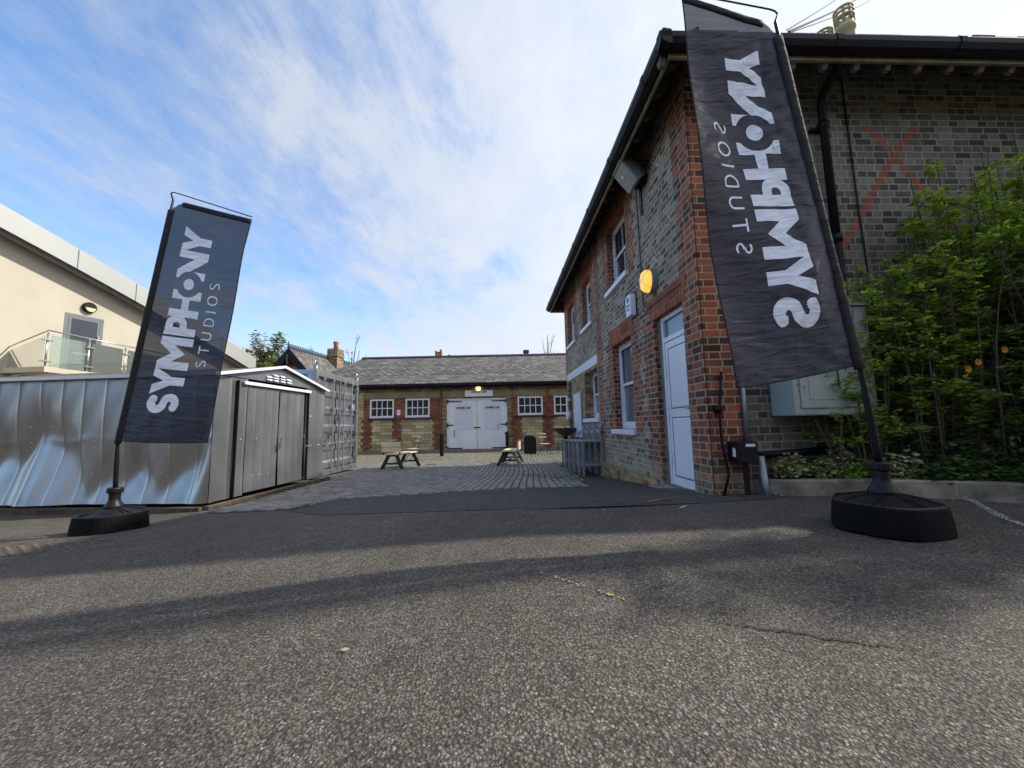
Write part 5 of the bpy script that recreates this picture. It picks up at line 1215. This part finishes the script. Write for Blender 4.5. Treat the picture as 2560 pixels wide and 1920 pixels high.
def mound(name, lbl, c, rx, ry, h, n, mat, ls, group=None, cat='plant'):
    t = empty(name, (c[0], c[1], .56), lbl, cat, 0, group); ml = MB(); ms = MB()
    for k in range(n):
        a = random.uniform(0, 2*pi); r_ = sqrt(random.random()); x, y = rx*r_*cos(a), ry*r_*sin(a); z = h*(1-r_**2*.7)*random.uniform(.15, 1)
        leafclump(ml, (x, y, z), .03, 3, ls, .75, .6)
        if k % 9 == 0: ms.tube([(x*.5, y*.5, 0), (x, y, z)], .003, 3)
    ms.build('stems', M_BARK, t); ml.build('leaves', mat, t); return t
mound('variegated_euonymus', 'variegated cream-edged plant trailing over the kerb beside the low pipe', (2.86, 3.95), .20, .10, .26, 150, M_LEAFV, .05, 'variegated plants in the bed')
mound('variegated_euonymus', 'taller variegated plant behind the kerb left of the right flag pole', (3.22, 3.84), .24, .10, .34, 200, M_LEAFV, .045, 'variegated plants in the bed')
mound('variegated_euonymus', 'variegated plant in the bed just right of the right flag pole', (3.62, 3.62), .22, .12, .33, 120, M_LEAFV, .045, 'variegated plants in the bed')
mound('variegated_euonymus', 'variegated plant by the yellow flower at the right edge', (4.72, 3.02), .25, .15, .36, 170, M_LEAFV, .055, 'variegated plants in the bed')
mound('bushy_ground_plant', 'low bright green bushy plant behind the kerb left of the pole', (3.42, 3.75), .26, .10, .20, 260, M_LEAF, .045, 'ground plants in the bed')
mound('bushy_ground_plant', 'low dark green plant spreading right of the flag pole', (3.95, 3.42), .34, .18, .26, 420, M_LEAFD, .055, 'ground plants in the bed')
mound('bushy_ground_plant', 'low leafy plant near the right edge of the bed', (4.35, 3.05), .34, .22, .28, 420, M_LEAFD, .055, 'ground plants in the bed')
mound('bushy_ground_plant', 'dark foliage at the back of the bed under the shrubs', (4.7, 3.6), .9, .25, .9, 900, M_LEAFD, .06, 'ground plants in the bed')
def flower(lbl, p, mat, r=.035):
    t = empty('flower', p, lbl, 'flower', 0, 'flowers in the bed'); m = MB()
    for k in range(7): a = 2*pi*k/7; c, s_ = cos(a), sin(a); m.quad((0, 0, 0), (r*.6*c-r*.35*s_, -r*.3, r*.6*s_+r*.35*c), (r*c, -r*.2, r*s_), (r*.6*c+r*.35*s_, -r*.3, r*.6*s_-r*.35*c))
    m.build('petals', mat, t); m = MB(); m.tube([(0, .01, 0), (0, .02, -r*3)], .003, 4); m.build('stalk', M_LEAFD, t)
flower('bright yellow flower low at the right edge of the bed', (4.36, 2.78, .80), M_FLOWY, .05)
for lb, p in (('left bloom of the orange pair among the dark stems', (4.06, 3.36, 1.56)), ('right bloom of the orange pair among the dark stems', (4.13, 3.34, 1.62)), ('small orange bloom above and right of the pair', (4.33, 3.3, 1.72)), ('orange bloom beside the right picture edge', (4.62, 3.0, 1.10)), ('orange bloom a hand left of the edge one', (4.54, 3.05, 1.09))): flower(lb, p, M_FLOWO)
# ------------------------------------------------------------------ trees behind the roofs
def tree(name, lbl, base, H, r, mat, nb, nl, ls, group='trees behind the roofs', sparse=False):
    t = empty(name, base, lbl, 'tree', 0, group); ms = MB(); ml = MB()
    ms.tube([(0, 0, 0), (.1, 0, H*.3), (0, .1, H*.62)], [.16, .12, .07], 7)
    for k in range(nb):
        a = random.uniform(0, 2*pi); z0 = H*random.uniform(.28, .62); rr_ = r*random.uniform(.25, 1); z1 = min(H, z0+H*random.uniform(.12, .5)*(1.25-rr_/r*.7))
        p, e_ = Vector((0, 0, z0)), Vector((rr_*cos(a), rr_*sin(a), z1)); mid = p.lerp(e_, .5)+Vector((0, 0, .12*H*random.random()))
        ms.tube([p, mid, e_], [.04, .022, .006], 4)
        for q in ((.45, .65, .85, 1.0) if not sparse else (.5, .6, .7, .8, .9, 1.0)):
            c = mid.lerp(e_, q) if q < 1 else e_; 
            if sparse: leafclump(ml, c, .07, nl, ls)
            else: leafclump(ml, c+Vector((random.uniform(-.2, .2), random.uniform(-.2, .2), random.uniform(-.1, .2))), .28, nl, ls)
    ms.build('trunk', M_BARK, t); ml.build('crown', mat, t); return t
tree('deciduous_tree', 'brownish-green tree behind the shed roof, left of the gabled roof', (-18.0, 27, 0), 7.9, 1.7, M_LEAFO, 90, 14, .24)
tree('deciduous_tree', 'greener tree between the brownish tree and the gabled roof', (-16.2, 26.5, 0), 7.6, 1.6, M_LEAFT, 80, 14, .26)
tree('deciduous_tree', 'small leafy tree touching the black bargeboard of the gable', (-14.6, 25.5, 0), 6.6, 1.2, M_LEAFT, 50, 12, .22)
tree('sapling', 'thin twiggy sapling rising behind the crested ridge', (-13.2, 31, 0), 9.0, 1.9, M_LEAFO, 26, 4, .12, 'saplings behind the roofs', True)
tree('sapling', 'bare thin sapling behind the ridge beside the house eave', (2.9, 30, 0), 8.7, 1.2, M_LEAFO, 22, 3, .12, 'saplings behind the roofs', True)
tree('deciduous_tree', 'green treetop just showing over the roof beside the chimney', (-12.2, 33, 0), 6.6, 1.2, M_LEAFT, 30, 12, .25)
tree('deciduous_tree', 'bright green treetop over the long ridge beside the brick house', (3.9, 27.5, 0), 6.15, .6, M_LEAFT, 20, 10, .2)
# ------------------------------------------------------------------ small marks on the ground
def line(name, mat, pts, w_, lbl, cat, lift=.006, rough=0):
    m = MB(); prev = None
    N = 24
    for k in range(N+1):
        q = k/N*(len(pts)-1); i = min(int(q), len(pts)-2); a, c = Vector(pts[i]), Vector(pts[i+1]); p = a.lerp(c, q-i); d = (c-a).normalized(); n_ = Vector((-d.y, d.x))*w_/2*(1+random.uniform(-rough, rough))
        row = [(p.x+n_.x, p.y+n_.y, gz(p.x+n_.x, p.y+n_.y)+lift), (p.x-n_.x, p.y-n_.y, gz(p.x-n_.x, p.y-n_.y)+lift)]
        if prev: m.quad(prev[0], prev[1], row[1], row[0])
        prev = row
    o = m.build(name, mat)
    tag(o, lbl, cat); return o
line('parking_line', M_BIRD, [(3.80, 3.28), (3.35, 2.72), (2.95, 2.05)], .05, 'pale worn painted line running from the kerb at the right edge', 'painted line', .006, .2)
line('yellow_paint_mark', M_YPAINT, [(.12, 2.02), (.27, 1.86), (.46, 1.69)], .024, 'faded dotted yellow paint line in the middle of the asphalt', 'paint mark', .006, .3)
line('orange_paint_mark', M_OPAINT, [(1.69, 2.08), (1.78, 2.02)], .035, 'faint orange paint smudge in front of the right flag base', 'paint mark', .006, .3)
for nm, mt, dx, w_ in (('red_paint_mark', M_REDM, 0, .02), ('orange_stripe', M_ORM, .035, .014), ('blue_stripe', M_BLM, .065, .014)):
    line(nm, mt, [(1.26+dx, 3.80), (1.42+dx, 3.93), (1.66+dx, 4.02)], w_, {'red_paint_mark': 'curved red paint stripe on the tarmac by the door step', 'orange_stripe': 'thin orange stripe beside the red one by the door step', 'blue_stripe': 'thin dark blue stripe beside the orange one by the door step'}[nm], 'paint mark', .010)
t = empty('manhole_cover', (-3.95, 3.25, gz(-3.95, 3.2)+.003), 'rusty chequered cover in the asphalt in front of the left flag base', 'drain cover', radians(14))
m = MB(); m.box(-.42, .42, -.16, .16, -.01, .006); m.build('plate', simple('brown_iron_plate', (.07, .055, .045), .8, var=.4), t)
m = MB()
for i in range(17):
    for j in range(6): 
        if (i+j) % 2: m.box(-.40+i*.047, -.37+i*.047, -.145+j*.05, -.115+j*.05, .006, .014)
m.build('raised_studs', simple('worn_brown_stud', (.14, .11, .085), .7), t)['kind'] = 'stuff'
t = MB(); p = (1.43, 3.42); z = gz(*p)+.004
t.quad((0, 0, .004), (.035, .018, .018), (.085, .01, .03), (.045, -.016, .012)); o = t.build('dry_leaf', M_LEAFDRY); o.location = (p[0], p[1], z); tag(o, 'curled dry leaf on the dark tarmac in front of the door', 'leaf', 'fallen leaves')
t.v = []; t.f = []; t.quad((0, 0, .002), (.016, .009, .004), (.034, 0, .003), (.017, -.008, .002)); o = t.build('dry_leaf', M_LEAFDRY); o.location = (-.62, 1.42, gz(-.62, 1.42)+.008); tag(o, 'pale leaf lying on the sunlit asphalt left of centre', 'leaf', 'fallen leaves')
# loose grit, moss tufts between the setts and against the wall
m = MB()
for _ in range(260):
    x, y = random.uniform(-4, 3.5), random.uniform(.7, 5); z = gz(x, y)+.004; r = random.uniform(.003, .007)
    m.quad((x, y, z), (x+r, y+r*.4, z+r*.5), (x+r*.6, y+r*1.3, z+r*.3), (x-r*.3, y+r, z+.001))
o = m.build('loose_grit', M_CONC); tag(o, 'scattered pale grit on the asphalt', 'grit', kind='stuff')
m = MB()
for cx_, cy_, n, sx_, sy_ in ((.75, 7.9, 120, .35, .35), (1.15, 7.3, 90, .18, .5), (.4, 8.6, 60, .4, .2), (1.4, 12.2, 90, .2, .5), (-2.7, 5.2, 40, .1, .4), (-6.5, 14.5, 120, 2, 1), (-1, 14.5, 160, 3, 1.2), (1.35, 9.0, 80, .12, .8)):
    for _ in range(n): 
        x, y = random.gauss(cx_, sx_/1.5), random.gauss(cy_, sy_/1.5); leafclump(m, (x, y, gz(x, y)+.02), .02, 3, .04, .4, .8)
o = m.build('moss_and_weeds', M_GRASS); tag(o, 'small weeds and moss growing between the cobbles', 'weeds', kind='stuff')

t = empty('added_telegraph_pole', (7.6, 3.32, .5), 'added tall telegraph pole out of view right of the yard, casting a shadow band', 'pole')  # unseen pole, added to cast the dark band across the asphalt
m = MB(); m.tube([(0, 0, 0), (0, 0, 10.5)], [.15, .09], 12); m.build('pole', M_TIMB, t, True)
m = MB(); m.box(-.7, .7, -.05, .05, 9.7, 9.82); m.build('crossarm', M_TIMB, t)

t = empty('added_shade_tree', (8.3, 2.75, .5), 'added slim leafy tree out of view right of the yard, shading the asphalt', 'tree')  # unseen tree, added so its crown shades the strip before the house
ms = MB(); ml = MB(); ms.tube([(0, 0, 0), (.1, .1, 2.5), (0, .2, 5)], [.09, .07, .03], 7)
for k in range(60):
    p = Vector((random.uniform(-2.0, 1.6), .28+random.uniform(-.35, .35), 4.9+random.uniform(-.6, .6))); ms.tube([(.05, .15, random.uniform(2.8, 4.6)), p], [.02, .006], 4); leafclump(ml, p, .28, 45, .12)
ms.build('trunk', M_BARK, t); ml.build('crown', M_LEAF, t)
t = empty('added_rear_building', (0, -19, 0), 'added long two-storey brick building behind the viewer, darkening reflections', 'building')  # unseen building, added to darken what the shed reflects and the ambient light
m = MB(); m.box(-75, 32, -8, 0, 0, 6.2); m.build('wall', M_FREDB, t)
m = MB(); m.prism([(-75.4, .4, 6.2), (-75.4, -4, 9.0), (-75.4, -8.4, 6.2)], (107.8, 0, 0)); m.build('roof', M_ROOFD, t)
for k in range(13):
    for z in (1.0, 3.9): m = MB(); m.box(-30+k*4, -28.8+k*4, .002, .03, z, z+1.5); m.build('window', M_GLASS, t)

m = MB(); prev = None; random.seed(5)
for k in range(40):
    q = k/39; x, y = .70+.62*q+random.uniform(-.008, .008), 1.52-.26*q+random.uniform(-.01, .01); w_ = .004*sin(pi*q)+.0008
    row = [(x, y+w_, gz(x, y)+.0045), (x, y-w_, gz(x, y)+.0045)]
    if prev: m.quad(prev[0], prev[1], row[1], row[0])
    prev = row
tag(m.build('asphalt_crack', M_SOIL), 'thin dark crack in the sunlit asphalt right of the yellow dotted line', 'crack')

m = MB(); random.seed(9)
for _ in range(700):
    k = random.random()
    if k < .3: q = random.random(); x, y = 2.05-.16*q+random.gauss(-.06, .05), 4.2+3.9*q
    elif k < .55: i = random.randrange(len(kp)-2); q = random.random(); x = kp[i][0]+(kp[i+1][0]-kp[i][0])*q-abs(random.gauss(.02, .04)); y = kp[i][1]+(kp[i+1][1]-kp[i][1])*q-abs(random.gauss(.02, .04))
    elif k < .8: x, y = random.uniform(-2.6, 1.1), 5.78+random.gauss(0, .05)
    else: x, y = random.uniform(-2.4, 2.6), random.uniform(3.3, 5.6)
    z = gz(x, y)+.006; r = random.uniform(.004, .013); a = random.uniform(0, 6.3)
    m.quad((x, y, z), (x+r*cos(a), y+r*sin(a), z+r*.4), (x+r*1.4*cos(a+.6), y+r*1.4*sin(a+.6), z+r*.1), (x+r*cos(a+1.3), y+r*sin(a+1.3), z))
tag(m.build('leaf_litter', M_LEAFDRY), 'dry bits and grit gathered along the wall, kerb and cobble edge', 'litter', kind='stuff')
